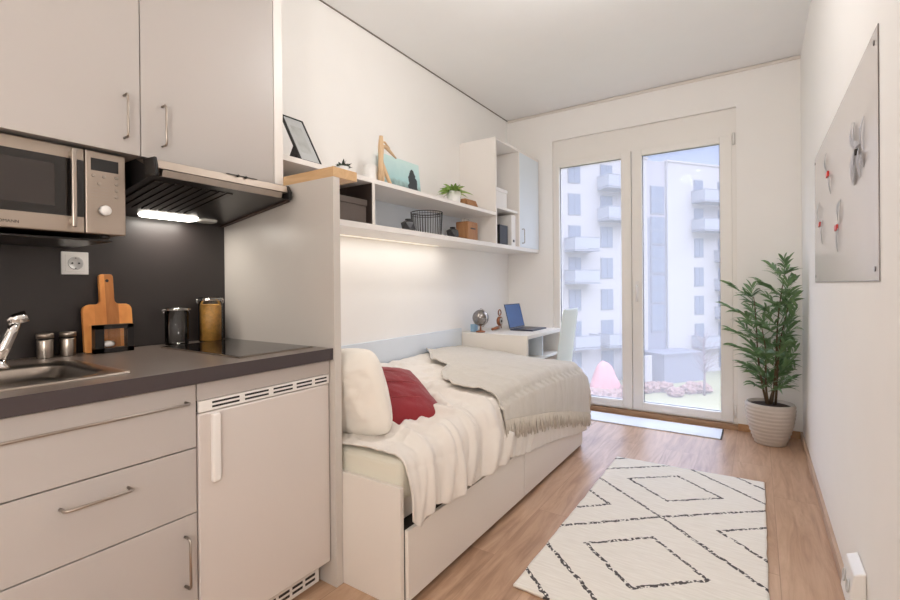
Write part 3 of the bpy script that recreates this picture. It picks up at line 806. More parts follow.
def cushion(w, h, t, n=40, pw=2.4, pinch=.06, seed=0, wrinkle=.006, rnd_c=0.0):
    """pillow in its own xz plane, thickness along y"""
    mb = MB(); tmp = bmesh.new()
    for side in (-1, 1):
        V_ = []
        for i in range(n + 1):
            row = []
            for j in range(n + 1):
                a = -1 + 2 * i / n; b = -1 + 2 * j / n
                k = (1 - abs(a) ** pw) * (1 - abs(b) ** pw)
                k = max(0, k) ** .5
                x = a * w / 2 * (1 - pinch * (1 - abs(b) ** 2) * abs(a) ** 3 * 1.0)
                z = b * h / 2 * (1 - pinch * (1 - abs(a) ** 2) * abs(b) ** 3 * 1.0)
                y = side * (t / 2 * k)
                y += side * k * wrinkle * (nz(x * 14, z * 14, seed + side) + .5 * nz(x * 34, z * 34, seed))
                row.append(tmp.verts.new((x, y, z)))
            V_.append(row)
        for row_i, row in enumerate(V_):
            for col_i, vv in enumerate(row):
                a = -1 + 2 * row_i / n; b = -1 + 2 * col_i / n
                vv.co.x *= 1 - rnd_c * b ** 6; vv.co.z *= 1 - rnd_c * a ** 6
        for i in range(n):
            for j in range(n):
                f = tmp.faces.new((V_[i][j], V_[i + 1][j], V_[i + 1][j + 1], V_[i][j + 1])); f.smooth = True
    bmesh.ops.remove_doubles(tmp, verts=list(tmp.verts), dist=.0003)
    mb.merge(tmp, 0, True); return mb
pw_ = cushion(.49, .355, .19, seed=2, pinch=-.02, pw=2.2, wrinkle=.016, rnd_c=.09)
mt = Matrix.Translation((.580, 1.345, .662)) @ Matrix.Rotation(math.radians(3), 4, 'Z') @ Matrix.Rotation(math.radians(10), 4, 'X') @ Matrix.Rotation(math.radians(-7), 4, 'Y')
pw_.xf(mt); pw_.build('bed_pillow', M['pillow'], None, 'ivory textured pillow standing against the tall panel at the bed head', 'pillow')
rc = thing('red_cushion', (.62, 1.58, .55), 'dark red quilted cushion leaning beside the ivory pillow', 'cushion')
cu = cushion(.47, .46, .17, seed=9, pinch=.09, pw=2.2, wrinkle=.008)
d_ = Vector((.87, .38, -.36)).normalized(); w2 = Vector((-.25, .85, .16)); w2 = (w2 - d_ * w2.dot(d_)).normalized()
ax = (d_ - w2).normalized(); az = (d_ + w2).normalized(); ay = az.cross(ax)
mt = Matrix((ax, ay, az)).transposed().to_4x4(); mt.translation = Vector((.605, 1.63, .588))
cu.xf(mt); cu.build('cover', M['red'], rc)
smb = MB()
def seam_pt(a, b, off=.0, sg=-1):
    k = max(0, (1 - abs(a) ** 2.0) * (1 - abs(b) ** 2.0)) ** .5
    return Vector((a * .215 * (1 - .06 * (1 - b * b) * abs(a) ** 3), (.085 * k + .004) * (1 if ay.z > 0 else -1), b * .215 * (1 - .10 * (1 - a * a) * abs(b) ** 3)))
for c_ in (-.5, 0, .5):
    smb.tube([seam_pt(c_, -.95 + 1.9 * i / 16) for i in range(17)], .0018, 5)
smb.xf(mt); smb.build('stitched_seam', M['redseam'], rc)

# ------------------------------------------------------------------ shelves over the bed
SXF = .3243
LB = thing('wall_shelf', (.16, 2.4, 1.39), 'long white open wall shelf with two boards above the bed', 'shelf')
MB().box(0, SXF, 1.226, 4.115, 1.390, 1.420, .001).build('lower_board', M['lam'], LB)
MB().box(0, SXF, 1.20, 3.255, 1.636, 1.660, .001).build('upper_board', M['lam'], LB)
dvd = MB(); dvd.box(0.001, SXF - .004, 1.846, 1.866, 1.420, 1.636)
dvd.build('divider', M['brown'], LB, 'dark brown divider')
MB().box(SXF - .004, SXF, 1.846, 1.866, 1.420, 1.636).build('divider_edge', M['lam_warm'], LB, 'pale wood edge of the divider')
MB().box(0.001, .006, 1.226, 1.846, 1.420, 1.636).build('back_panel', M['brown'], LB, 'dark brown back of the left compartment')
MB().box(0.001, .012, 1.866, 3.255, 1.420, 1.636).build('back_panel', M['lam_blue'], LB)
led = MB().box(.012, .028, 1.24, 2.90, 1.3885, 1.3899).build('led_strip', M['led'], None, 'glowing strip light under the wall shelf near the tall panel', 'light strip')

wu = thing('wall_cabinet', (.16, 3.69, 1.42), 'tall white wall unit with open compartments and a door beside the window', 'cabinet')
UY0, UDV, UY1, UT = 3.2565, 3.690, 4.115, 2.245
MB().box(0, SXF, UY0, UY0 + .018, 1.4205, UT, .001).build('side_panel', M['lam'], wu)
MB().box(0, SXF, UDV - .009, UDV + .009, 1.4205, UT - .018, .001).build('side_panel', M['lam'], wu)
MB().box(0, SXF - .02, UY1 - .018, UY1, 1.4205, UT, .001).build('side_panel', M['lam'], wu)
MB().box(0, SXF, UY0 + .018, UY1, UT - .018, UT, .001).build('top_panel', M['lam'], wu)
MB().box(0, .008, UY0 + .018, UY1 - .018, 1.4205, UT - .018).build('back_panel', M['lam_blue'], wu)
MB().box(0, SXF - .01, UY0 + .018, UDV - .009, 1.70, 1.718, .001).build('shelf_board', M['lam'], wu)
dd = MB().box(SXF - .018, SXF, UDV + .010, UY1, 1.4215, UT - .019, .0012).build('door', M['lam_blue'], wu, 'pale blue-white door')
handle_vertical(dd, SXF, 3.742, 1.455, 1.575, r=.004, d=.024)

# things in the wall unit
sb = thing('storage_box', (.16, 3.38, 1.718), 'white lidded box on the upper compartment of the wall unit', 'box')
MB().box(.05, .30, 3.285, 3.50, 1.7185, 1.84, .002).build('body', M['white'], sb)
MB().box(.045, .305, 3.28, 3.505, 1.84, 1.868, .002).build('lid', M['white'], sb)
MB().box(.05, .285, 3.40, 3.545, 1.4205, 1.585, .002).build('magazine_file', M['black'], None, 'black magazine file in the lower compartment of the wall unit', 'file box')
fo = thing('ring_binder', (.16, 3.62, 1.42), 'white ring binder standing right of the black magazine file', 'binder')
MB().box(.03, .305, 3.575, 3.652, 1.4205, 1.68, .003).build('cover', M['white'], fo)
MB().box(.3045, .3058, 3.60, 3.628, 1.455, 1.475).build('spine_mark', M['black'], fo, 'small black mark')

# lower shelf items
db_ = thing('storage_box', (.18, 1.66, 1.42), 'dark brown woven storage box in the left compartment of the wall shelf', 'box')
MB().box(.10, .29, 1.545, 1.835, 1.4205, 1.515, .003).build('body', M['boxbrown'], db_)
MB().box(.096, .294, 1.541, 1.839, 1.515, 1.548, .003).build('lid', M['boxbrown'], db_)
def candle(x, y, s, label):
    tmp = bmesh.new(); bmesh.ops.create_icosphere(tmp, subdivisions=1, radius=s)
    for v in tmp.verts: v.co = Vector((v.co.x * 1.1 + x, v.co.y * 1.1 + y, 1.4205 + max(0, v.co.z + s * .62)))
    t = thing('tealight_holder', (x, y, 1.42), label, 'candle holder', 'black faceted tealight holders')
    m = MB(); m.merge(tmp); m.build('holder', mat('charcoal_facets', srgb(66, 66, 68), .3, .3), t)
    MB().lathe([(s * .42, 1.4205 + s * 1.45), (s * .42, 1.4205 + s * 1.58), (.0001, 1.4205 + s * 1.58)], x, y, 16).build('tealight', M['black'], t)
candle(.285, 2.20, .044, 'black faceted tealight holder left of the wire basket')
candle(.285, 2.69, .044, 'black faceted tealight holder between wire basket and wooden box')
# wire basket
wbk = thing('wire_basket', (.18, 2.47, 1.42), 'round black wire basket on the lower shelf board', 'basket')
cx, cy, r0, r1, z0, z1 = .205, 2.500, .095, .104, 1.4225, 1.572
for (r, z, w_, nm_) in ((r0, z0 + .001, .0025, 'base_ring'), (r1, z1, .003, 'rim'), ((r1 * .98), z1 - .015, .0018, 'hoop')):
    MB().tube([(cx + r * math.cos(a), cy + r * math.sin(a), z) for a in [2 * PI * i / 40 for i in range(41)]], w_, 6, caps=False).build(nm_, M['black'], wbk)
for i in range(36):
    a = 2 * PI * i / 36
    MB().tube([(cx + r0 * math.cos(a), cy + r0 * math.sin(a), z0), (cx + r1 * math.cos(a), cy + r1 * math.sin(a), z1)], .0014, 5).build('upright_wire', M['black'], wbk)
bt = MB()
for i in range(6):
    a = PI * i / 6; bt.tube([(cx + r0 * math.cos(a), cy + r0 * math.sin(a), z0), (cx - r0 * math.cos(a), cy - r0 * math.sin(a), z0)], .0014, 5)
bt.build('bottom_wire', M['black'], wbk)
# wooden box with wire handle
wx = thing('wooden_box', (.20, 2.98, 1.42), 'brown wooden box with wire handle at the right end of the lower shelf', 'box')
MB().box(.17, .275, 2.915, 3.06, 1.4205, 1.560, .006).build('body', M['bag'], wx)
MB().tube([(.22, 2.95, 1.558), (.22, 2.95, 1.584), (.22, 3.02, 1.584), (.22, 3.02, 1.558)], .002, 6).build('handle', M['handle'], wx)
bl = MB()
for z in (1.505,): bl.box(.2745, .2762, 2.95, 3.02, z, z + .010)
bl.build('clasp', M['brown'], wx)

# upper shelf items
pf = thing('photo_frame', (.28, 1.42, 1.66), 'thin black photo frame leaning back at the left end of the top shelf', 'picture frame')
P = [Vector((.345, 1.350, 1.662)), Vector((.345, 1.453, 1.662))]
# frame plane: base on the shelf near its front, leaning back towards the wall
ang = math.radians(30)
def frame_pt(a, b, off=0):   # a along y 0..1, b up 0..1
    h = .268; ya, yb = 1.398, 1.520
    return Vector((.300 - math.sin(ang) * h * b + math.cos(ang) * off, ya + (yb - ya) * a, 1.663 + math.cos(ang) * h * b + math.sin(ang) * off))
def frame_slab(a0, a1, b0, b1, o0, o1):
    m = MB(); P_ = [[frame_pt(a, b, o) for (a, b) in ((a0, b0), (a1, b0), (a1, b1), (a0, b1))] for o in (o0, o1)]
    va = [m.bm.verts.new(p) for p in P_[0]]; vb = [m.bm.verts.new(p) for p in P_[1]]
    m.bm.faces.new(va); m.bm.faces.new(vb)
    for i in range(4): m.bm.faces.new((va[i], va[(i + 1) % 4], vb[(i + 1) % 4], vb[i]))
    return m
bb_ = frame_slab(0, 1, 0, 1, -.008, -.001)
bb_.build('backing', M['black'], pf)
fm = MB()
for q in ((0, 1, 0, .016), (0, 1, .984, 1), (0, .045, 0, 1), (.955, 1, 0, 1)): fm.merge(frame_slab(*q, -.002, .005).bm)
fm.build('frame', M['black'], pf)
frame_slab(.045, .955, .016, .984, -.001, .0005).build('mount', M['mount'], pf)
frame_slab(.24, .76, .2, .8, .0005, .0012).build('photograph', M['photo'], pf, 'faded grey print')
ez = MB(); ez.prism([(.17, 1.661), (.262, 1.661), (.222, 1.745)], 'Y', 1.42, 1.47)
ez.build('easel_stand', M['black'], pf)

def leaves(mb, c, n, L, w, rnd, up=(.2, 1.0), droop=.4, seg=4):
    for i in range(n):
        a = rnd.random() * 2 * PI; e_ = up[0] + rnd.random() * (up[1] - up[0])
        leaf(mb, Vector(c), Vector((math.cos(a) * math.cos(e_), math.sin(a) * math.cos(e_), math.sin(e_))), L * (.7 + .5 * rnd.random()), w, droop, seg)
def leaf(mb, c, d, L, w, droop=.4, seg=4):
    d = d.normalized(); s = d.cross(Vector((0, 0, 1)))
    if s.length < .3: s = d.cross(Vector((.6, -.8, .2)))
    s.normalize(); s = (Matrix.Rotation((random.random() - .5) * 2.3, 3, d) @ s).normalized(); up_ = s.cross(d); prev = None
    for k in range(seg + 1):
        t = k / seg; p = c + d * L * t + Vector((0, 0, -droop * L * t * t))
        ww = w * math.sin(PI * (t * .86 + .10)) ** .8 * (1 if t < 1 else .05)
        if t >= 1: ww = w * .03
        mid = p - up_ * w * .15
        cur = (mb.bm.verts.new(p - s * ww), mb.bm.verts.new(mid), mb.bm.verts.new(p + s * ww))
        if prev:
            for q in (0, 1):
                f = mb.bm.faces.new((prev[q], prev[q + 1], cur[q + 1], cur[q])); f.smooth = True
        prev = cur
rnd = random.Random(11)
su = thing('succulent', (.22, 1.73, 1.66), 'tiny dark green succulent in a white pot on the top shelf', 'potted plant')
MB().lathe([(.022, 1.6605), (.03, 1.665), (.032, 1.712), (.029, 1.712), (.026, 1.700), (.0001, 1.700)], .22, 1.735, 24).build('pot', M['white'], su)
m = MB(); leaves(m, (.22, 1.735, 1.702), 34, .048, .0075, rnd, (.15, 1.45), .05, 3)
m.build('foliage', mat('dark_succulent', srgb(62, 74, 60), .5, var=.3, vscale=30), su)
wj = thing('white_cup', (.17, 1.96, 1.66), 'plain white cup on the top shelf left of the driftwood', 'cup')
MB().lathe([(.036, 1.6605), (.040, 1.665), (.041, 1.785), (.038, 1.785), (.036, 1.67), (.0001, 1.668)], .15, 2.02, 28).build('body', M['white'], wj)
dw = thing('driftwood_ornament', (.17, 2.12, 1.66), 'bleached driftwood branch ornament standing before the seaside picture', 'ornament')
m = MB()
m.tube([(.20, 2.06, 1.661), (.195, 2.065, 1.74), (.20, 2.058, 1.82), (.195, 2.066, 1.90), (.20, 2.062, 1.962)], [.017, .022, .015, .018, .011], 10)
m.tube([(.215, 2.04, 1.70), (.212, 2.045, 1.80), (.205, 2.05, 1.90)], [.012, .016, .010], 8)
m.build('branch', M['drift'], dw)
m = MB(); m.tube([(.197, 2.062, 1.905), (.195, 2.11, 1.91), (.19, 2.17, 1.885), (.185, 2.215, 1.868)], [.010, .012, .008, .004], 8)
m.tube([(.197, 2.062, 1.93), (.195, 2.10, 1.935), (.19, 2.15, 1.912)], [.006, .006, .003], 8)
m.build('twig', M['drift'], dw)
m = MB(); m.tube([(.197, 2.055, 1.83), (.205, 2.09, 1.76), (.215, 2.14, 1.668)], [.012, .012, .010], 8); m.build('twig', M['drift'], dw)
pc_ = thing('canvas_picture', (.06, 2.43, 1.66), 'teal seaside picture leaning on the wall above the shelf', 'picture')
b_ = MB(); b_.box(-.008, .008, -.205, .205, 0, .275, .002)
b_.xf(Matrix.Translation((.060, 2.435, 1.6615)) @ Matrix.Rotation(math.radians(-6), 4, 'Y')); b_.build('print', M['print'], pc_)
sp_ = thing('spider_plant', (.19, 2.85, 1.66), 'bright green leafy plant in a white pot on the top shelf', 'potted plant')
MB().lathe([(.034, 1.6605), (.044, 1.665), (.052, 1.768), (.048, 1.768), (.044, 1.755), (.0001, 1.755)], .19, 2.86, 28).build('pot', M['white'], sp_)
m = MB(); leaves(m, (.19, 2.86, 1.755), 70, .135, .009, rnd, (.3, 1.2), .45, 5)
m.build('foliage', M['leaf2'], sp_)
wd = thing('wooden_tray', (.19, 3.06, 1.66), 'small angular light wooden block on the top shelf against the wall unit', 'wooden box')
MB().prism([(.06, 1.6605), (.22, 1.6605), (.24, 1.69), (.22, 1.738), (.08, 1.738)], 'Y', 2.975, 3.13, .004).build('body', M['bag'], wd)

# ------------------------------------------------------------------ desk, chair, laptop
dk = thing('desk', (.29, 3.6, 0), 'white desk with open side compartment beyond the foot of the bed', 'desk')
DX = .585
MB().box(.001, DX, 3.24, 3.955, .690, .717, .0015).build('desktop', M['lam_warm'], dk)
MB().box(.001, DX - .004, 3.242, 3.262, .47, .690, .001).build('side_panel', M['lam_warm'], dk)
MB().box(.001, DX - .004, 3.934, 3.953, .0, .690, .001).build('side_panel', M['lam_warm'], dk)
MB().box(.001, DX - .004, 3.262, 3.934, .505, .523, .001).build('shelf_board', M['lam_warm'], dk)
MB().box(.18, DX - .03, 3.60, 3.616, .523, .690, .001).build('divider', M['lam_blue'], dk)
MB().box(.16, .18, 3.262, 3.934, .523, .690, .001).build('back_panel', M['lam_blue'], dk)
for (x, y) in ((.03, 3.26), (.55, 3.26)):
    MB().box(x - .018, x + .018, y - .018, y + .018, 0, .47, .001).build('leg', M['lam_warm'], dk)

chh = thing('desk_chair', (.62, 3.6, 0), 'pale white plastic chair with tall back facing the desk', 'chair')
def back_pt(u, v):   # u across y, v up
    z = .455 + v * .455; y = 3.60 + (u - .5) * (.37 - .03 * v)
    return Vector((.742 + .062 * v - .012 * ((u - .5) * 2) ** 2, y, z))
m = MB(); m.grid(back_pt, 12, 16); m.build('backrest', M['chair'], chh, mods=[solid(.012, 0), subd(1)])
def seat_pt(u, v):
    x = .34 + u * .40; y = 3.60 + (v - .5) * .40
    return Vector((x, y, .437 + .02 * u ** 4 - .012 * math.sin(v * PI) * math.sin(u * PI)))
m = MB(); m.grid(seat_pt, 12, 12); m.build('seat', M['chair'], chh, mods=[solid(.012, 0)])
for sx_, sy_ in ((-1, -1), (-1, 1), (1, -1), (1, 1)):
    MB().tube([(.54 + sx_ * .12, 3.60 + sy_ * .12, .432), (.535 + sx_ * .18, 3.60 + sy_ * .17, .0)], [.014, .010], 10).build('leg', M['oak'], chh)

lt = thing('laptop', (.36, 3.70, .717), 'open dark laptop with blue screen on the desk', 'laptop')
m = MB(); m.box(.285, .485, 3.57, 3.875, .7175, .730, .003); m.build('base', M['lapbody'], lt)
kb = MB().box(.315, .41, 3.59, 3.855, .730, .7308).build('keyboard', M['black'], lt)
rt = ((.285, 3.72, .730), Matrix.Rotation(math.radians(-14), 3, 'Y'))
MB().box(.279, .285, 3.57, 3.875, .731, .940, .002, rot=rt).build('lid', M['lapbody'], lt)
MB().box(.285, .2858, 3.578, 3.867, .741, .932, rot=rt).build('screen', M['screen'], lt, 'blue lit screen')

gl = thing('desk_globe', (.14, 3.33, .717), 'small silver and dark globe on a stand on the desk', 'globe')
gc = (.145, 3.32, .834)
prof = [(max(.0001, .066 * math.sin(PI * i / 16)), gc[2] - .066 * math.cos(PI * i / 16)) for i in range(17)]
MB().lathe(prof, gc[0], gc[1], 28).build('ball', M['disco'], gl)
MB().tube([(gc[0] + .074 * math.sin(a) * .94, gc[1] - .074 * math.sin(a) * .34, gc[2] - .074 * math.cos(a)) for a in [PI * i / 14 for i in range(15)]], .003, 6).build('meridian_arm', M['chrome'], gl)
MB().lathe([(.038, .7175), (.038, .727), (.008, .735), (.006, .768)], gc[0], gc[1], 20).build('base', M['copper'], gl)
MB().lathe([(.028, .7175), (.03, .72), (.03, .775), (.026, .775), (.025, .724), (.0001, .724)], .062, 3.36, 20).build('blue_cup', mat('pale_blue_ceramic', srgb(150, 186, 214), .4), None, 'small pale blue cup behind the globe on the desk', 'cup')
m = MB(); m.tube([(.18, 3.45, .731), (.20, 3.51, .742), (.185, 3.56, .735)], [.010, .014, .007], 8)
m.build('wooden_ornament', M['copper'], None, 'small reddish brown ornament lying between globe and laptop', 'ornament')
ck = thing('desk_ornament', (.12, 3.74, .717), 'small round-faced metal ornament behind the laptop lid', 'ornament')
MB().lathe([(.036, .112), (.040, .116), (.040, .136), (.034, .140)], 3.70, .782, 24, axis='X').build('body', M['copper'], ck)
MB().lathe([(.030, .1395), (.030, .142), (.0001, .142)], 3.70, .782, 24, axis='X').build('dial', M['white'], ck, 'white round face')
MB().lathe([(.012, .142), (.012, .144), (.0001, .144)], 3.70, .782, 16, axis='X').build('centre', M['black'], ck)
MB().tube([(.125, 3.70 + .026 * math.cos(a), .855 + .026 * math.sin(a)) for a in [2 * PI * i / 20 for i in range(21)]], .005, 6, caps=False).build('ring', M['copper'], ck)
for y in (3.682, 3.718): MB().tube([(.126, y, .75), (.130, y, .7175)], .005, 8).build('leg', M['copper'], ck)

# ------------------------------------------------------------------ rug, mat
rg_ = MB()
def rug_pt(u, v):
    x = 1.256 + u * .762; y = 1.545 + v * 1.535
    e_ = .004
    x += e_ * nz(y * 9, u * 2) * (1 if u in (0, 1) else 0); y += e_ * nz(x * 9, v * 3) + .03 * (u - .5) * (1 if v > .5 else 0) * (v - .5) * 2
    return Vector((x, y, .011 + .0012 * nz(x * 60, y * 60)))
rg_.grid(rug_pt, 80, 150)
rg_.build('area_rug', M['rug'], None, 'cream wool rug with dark broken diamond lines on the floor', 'rug', mods=[solid(.009, -1)])
for o in (bpy.data.objects['area_rug'],):
    # keep the pattern frame at x 1.637, y 2.313
    sh = Vector((1.637, 2.313, 0)) - Vector((o.location.x, o.location.y, 0))
    for v in o.data.vertices: v.co -= sh
    o.location += sh
dm = thing('door_mat', (1.13, 3.93, 0), 'thin white mat on the floor in front of the glazed door', 'mat')
MB().box(.62, 1.772, 3.815, 4.075, .0005, .008, .002).build('pile', M['mat_white'], dm)
MB().box(1.772, 1.778, 3.815, 4.075, .0005, .009).build('edge_strip', M['rubber'], dm, 'dark end strip')

# ------------------------------------------------------------------ potted plant
pl = thing('potted_palm', (2.05, 3.845, 0), 'tall green bamboo palm in a ribbed stone pot by the window', 'potted plant')
px_, py_ = 2.058, 3.915
prof = [(.085, 0.0005)]
for i in range(1, 41):
    t = i / 40; r = .085 + (.143 - .085) * math.sin(min(1, t * 1.08) * PI / 2) ** .85
    if t > .9: r -= .004 * (t - .9) * 10
    prof.append((r + .0028 * math.sin(t * 68), t * .278))
prof += [(.126, .278), (.122, .255), (.0001, .255)]
MB().lathe(prof, px_, py_, 48).build('pot', M['pot'], pl)
MB().lathe([(.121, .2555), (.121, .259), (.08, .265), (.0001, .268)], px_, py_, 30).build('soil', M['soil'], pl)
rnd = random.Random(5)
stems = [((0, 0), (.085, -.10), 1.15, 1), ((.02, .01), (.10, -.16), 1.00, 2), ((-.02, -.01), (-.10, -.05), 1.00, 3), ((.0, -.02), (-.05, -.10), .80, 4), ((.01, .02), (.05, -.06), .66, 5)]
fol = MB()
def inside(p): return p.x < W - .012 and p.y < D - .015 + (0.0 if p.x > DX1 else .02)
for (bx_, by_), (tx, ty), hh, sd in stems:
    p0 = Vector((px_ + bx_, py_ + by_, .27)); p1 = Vector((px_ + tx, py_ + ty, hh))
    pts_ = [p0.lerp(p1, t) + Vector((.012 * math.sin(t * 5 + sd), .010 * math.cos(t * 4 + sd), 0)) for t in [i / 8 for i in range(9)]]
    MB().tube(pts_, [.0075 - .005 * i / 8 for i in range(9)], 8).build('stem', M['stem'], pl)
    nb = int((hh - .30) / .047)
    for k in range(nb):
        z = .33 + (hh - .33) * (k + .6) / nb; t = (z - .27) / (hh - .27)
        q = p0.lerp(p1, min(1, t))
        a = sd * 1.3 + k * 2.4 + rnd.random() * .5
        bl_ = (.10 + .10 * math.sin(min(1, (z - .3) / .55) * PI / 2)) * (1.0 if z < .95 else .7)
        el = .35 + .5 * rnd.random()
        dirv = Vector((math.cos(a) * math.cos(el), math.sin(a) * math.cos(el), math.sin(el)))
        tip = q + dirv * bl_
        for _ in range(12):
            if tip.x > W - .05 or tip.y > D - .06: dirv = (dirv + Vector((-.25, -.25, .05))).normalized(); tip = q + dirv * bl_
        fol.tube([q, q.lerp(tip, .5) + Vector((0, 0, .008)), tip], [.0025, .002, .0012], 5)
        for j in range(9):
            f_ = .35 + .65 * j / 8; c_ = q.lerp(tip, f_)
            side = dirv.cross(Vector((0, 0, 1))).normalized() * (1 if j % 2 else -1)
            ld = (dirv * (.5 + .6 * f_) + side * (.8 - .5 * f_) + Vector((0, 0, .15 + .45 * rnd.random()))).normalized()
            L = (.095 + .065 * rnd.random())
            end = c_ + ld * L
            if not inside(end): ld = (ld + Vector((-.8 if end.x > W - .02 else 0, -.8 if end.y > D - .02 else 0, .1))).normalized(); end = c_ + ld * L
            if inside(end): leaf(fol, c_, ld, L, .0092, .25 + .3 * rnd.random(), 4)
# top tuft
for (bx_, by_), (tx, ty), hh, sd in stems:
    c_ = Vector((px_ + tx, py_ + ty, hh))
    for j in range(9):
        a = rnd.random() * 2 * PI; e_ = .3 + rnd.random() * .9
        ld = Vector((math.cos(a) * math.cos(e_), math.sin(a) * math.cos(e_), math.sin(e_)))
        if inside(c_ + ld * .12): leaf(fol, c_, ld, .09 + .04 * rnd.random(), .008, .35, 4)
fol.build('foliage', M['leaf'], pl, recalc=False)

# ------------------------------------------------------------------ right wall
mbd = thing('magnetic_board', (W, 2.39, 1.092), 'large pale grey magnetic board on the right wall', 'board')
MB().box(W - .0028, W - .0005, 1.612, 3.185, 1.093, 1.745).build('panel', M['boardedge'], mbd, 'dark metal edge')
MB().box(W - .0036, W - .0027, 1.614, 3.183, 1.095, 1.743).build('face', M['board_mag'], mbd)
for (y, z) in ((1.650, 1.125), (1.650, 1.712), (3.14, 1.125), (3.14, 1.712)):
    MB().lathe([(.007, W - .006), (.007, W - .0035)], y, z, 14, axis='X').build('fixing_screw', M['boardedge'], mbd)
def vane(t, y0, z0, y1, z1, w_, m, name, label=None):
    """slim curved vane on the board from (y0,z0) to (y1,z1)"""
    q = MB(); prev = None; d = Vector((y1 - y0, z1 - z0)); n_ = Vector((d.y, -d.x)).normalized()
    for k in range(9):
        t_ = k / 8; ww = w_ * math.sin(PI * (t_ * .92 + .06)) ** .7
        c_ = Vector((y0, z0)) + d * t_ + n_ * .012 * math.sin(PI * t_)
        xo = W - .0065 - .006 * math.sin(PI * t_)
        cur = (q.bm.verts.new((xo, c_.x - n_.x * ww, c_.y - n_.y * ww)), q.bm.verts.new((xo, c_.x + n_.x * ww, c_.y + n_.y * ww)))
        if prev: q.bm.faces.new((prev[0], prev[1], cur[1], cur[0]))
        prev = cur
    return q.build(name, m, t, label, mods=[solid(.001, 0)])
for (y, z, v1, v2, lab) in (
        (2.61, 1.555, (2.64, 1.572, 2.65, 1.655), (2.53, 1.54, 2.51, 1.455), 'grey feather magnet with red clip, highest on the board'),
        (2.93, 1.374, (2.95, 1.39, 2.945, 1.485), (2.83, 1.385, 2.82, 1.272), 'grey feather magnet with red clip, at the far lower corner of the board'),
        (2.35, 1.301, (2.29, 1.31, 2.235, 1.392), (2.31, 1.295, 2.31, 1.206), 'grey feather magnet with red clip, lower middle of the board')):
    t = thing('feather_magnet', (W - .004, y, z), lab, 'magnet', 'feather magnets on the board')
    MB().box(W - .010, W - .0037, y - .030, y + .030, z - .011, z + .011, .002).build('clip', M['redplastic'], t, 'red clip')
    vane(t, *v1, .020, M['feather'], 'feather'); vane(t, *v2, .018, M['feather'], 'feather')
pn_ = thing('paper_note', (W - .004, 1.90, 1.48), 'cluster of small grey paper cuttings pinned on the near part of the board', 'note')
for q_ in ((1.95, 1.51, 1.965, 1.595, .016), (1.90, 1.50, 1.93, 1.585, .012), (1.80, 1.47, 1.775, 1.56, .014), (1.82, 1.46, 1.79, 1.42, .016), (1.95, 1.50, 1.965, 1.40, .030), (1.93, 1.47, 1.95, 1.395, .024), (1.87, 1.49, 1.84, 1.40, .018), (1.93, 1.49, 1.85, 1.50, .012)):
    vane(pn_, *q_, M['paper'], 'paper_leaf')
MB().lathe([(.010, W - .012), (.010, W - .0037)], 1.89, 1.485, 14, axis='X').build('pin', M['gap'], pn_)

# surface socket box near the floor
sk_ = thing('surface_socket', (W - .03, 1.95, .09), 'white surface-mounted double socket just above the baseboard', 'socket')
MB().prism([(W - .001, .105), (W - .036, .11), (W - .044, .13), (W - .030, .232), (W - .001, .245)], 'Y', 1.815, 1.955, .004).build('housing', M['white'], sk_)
for y in (1.852, 1.918):
    m = MB(); m.lathe([(.019, -.001), (.019, .003), (.016, .003), (.015, .0), (.0001, .0)], 0, 0, 20)
    m.xf(Matrix.Translation((W - .0385, y, .180)) @ Matrix.Rotation(math.radians(-84), 4, 'Y')); m.build('outlet', M['ring'], sk_)

# ------------------------------------------------------------------ lamps
def pendant(x, y, label):
    t = thing('pendant_lamp', (x, y, 2.24), label, 'lamp', 'pendant lamps')
    MB().lathe([(.05, H - .001), (.05, H - .02), (.02, H - .03)], x, y, 24).build('canopy', M['white'], t)
    MB().tube([(x, y, H - .02), (x, y, 2.515)], .003, 6).build('cable', M['white'], t)
    MB().lathe([(.02, 2.52), (.02, 2.485), (.035, 2.475)], x, y, 20).build('socket_cap', M['white'], t)
    # bulb hangs free under a small open collar
    MB().lathe([(.055, 2.492), (.075, 2.475), (.075, 2.472), (.03, 2.474)], x, y, 28).build('shade', M['white'], t)
pendant(1.32, 1.88, 'small white pendant lamp over the middle of the room')
pendant(1.35, -.35, 'small white pendant lamp near the entrance door')
wl = thing('added_fill_lamp', (W, -.75, 1.30), 'added white fill lamp on the right wall, out of view behind the camera', 'lamp')  # added unseen lamp, fills the low part of the room from behind
MB().lathe([(.06, W - .001), (.06, W - .02), (.02, W - .025)], -.75, 1.30, 28, axis='X').build('wall_plate', M['white'], wl)
MB().tube([(W - .02, -.75, 1.30), (W - .075, -.75, 1.30)], .008, 10).build('arm', M['white'], wl)
def area(name, loc, rot, sx, sy, power, col, shape='RECTANGLE', spread=PI):
    l = bpy.data.lights.new(name, 'AREA'); l.shape = shape; l.size = sx; l.size_y = sy; l.energy = power; l.color = col; l.spread = spread
    o = bpy.data.objects.new(name, l); o.location = loc; o.rotation_euler = rot; C.objects.link(o); return o
def point(name, loc, power, col, r=.11):
    l = bpy.data.lights.new(name, 'POINT'); l.energy = power; l.color = col; l.shadow_soft_size = r
    o = bpy.data.objects.new(name, l); o.location = loc; C.objects.link(o); return o
WARM = (1, .985, .975)
point('room_lamp_light', (1.32, 1.88, 2.42), 20, WARM)
point('entrance_lamp_light', (1.35, -.35, 2.36), 7, (1, .97, .94))
point('added_fill_light', (2.06, -.75, 1.30), 36, (1, .975, .95), .10)  # added fill light that lifts the drawers, bed and rug
area('led_strip_light', (.14, 2.1, 1.3825), (0, 0, 0), .10, 1.7, 2.3, (1, .95, .88))
area('hood_lamp_light', (.10, .93, 1.356), (0, 0, 0), .05, .18, 1.3, (1, .94, .86))
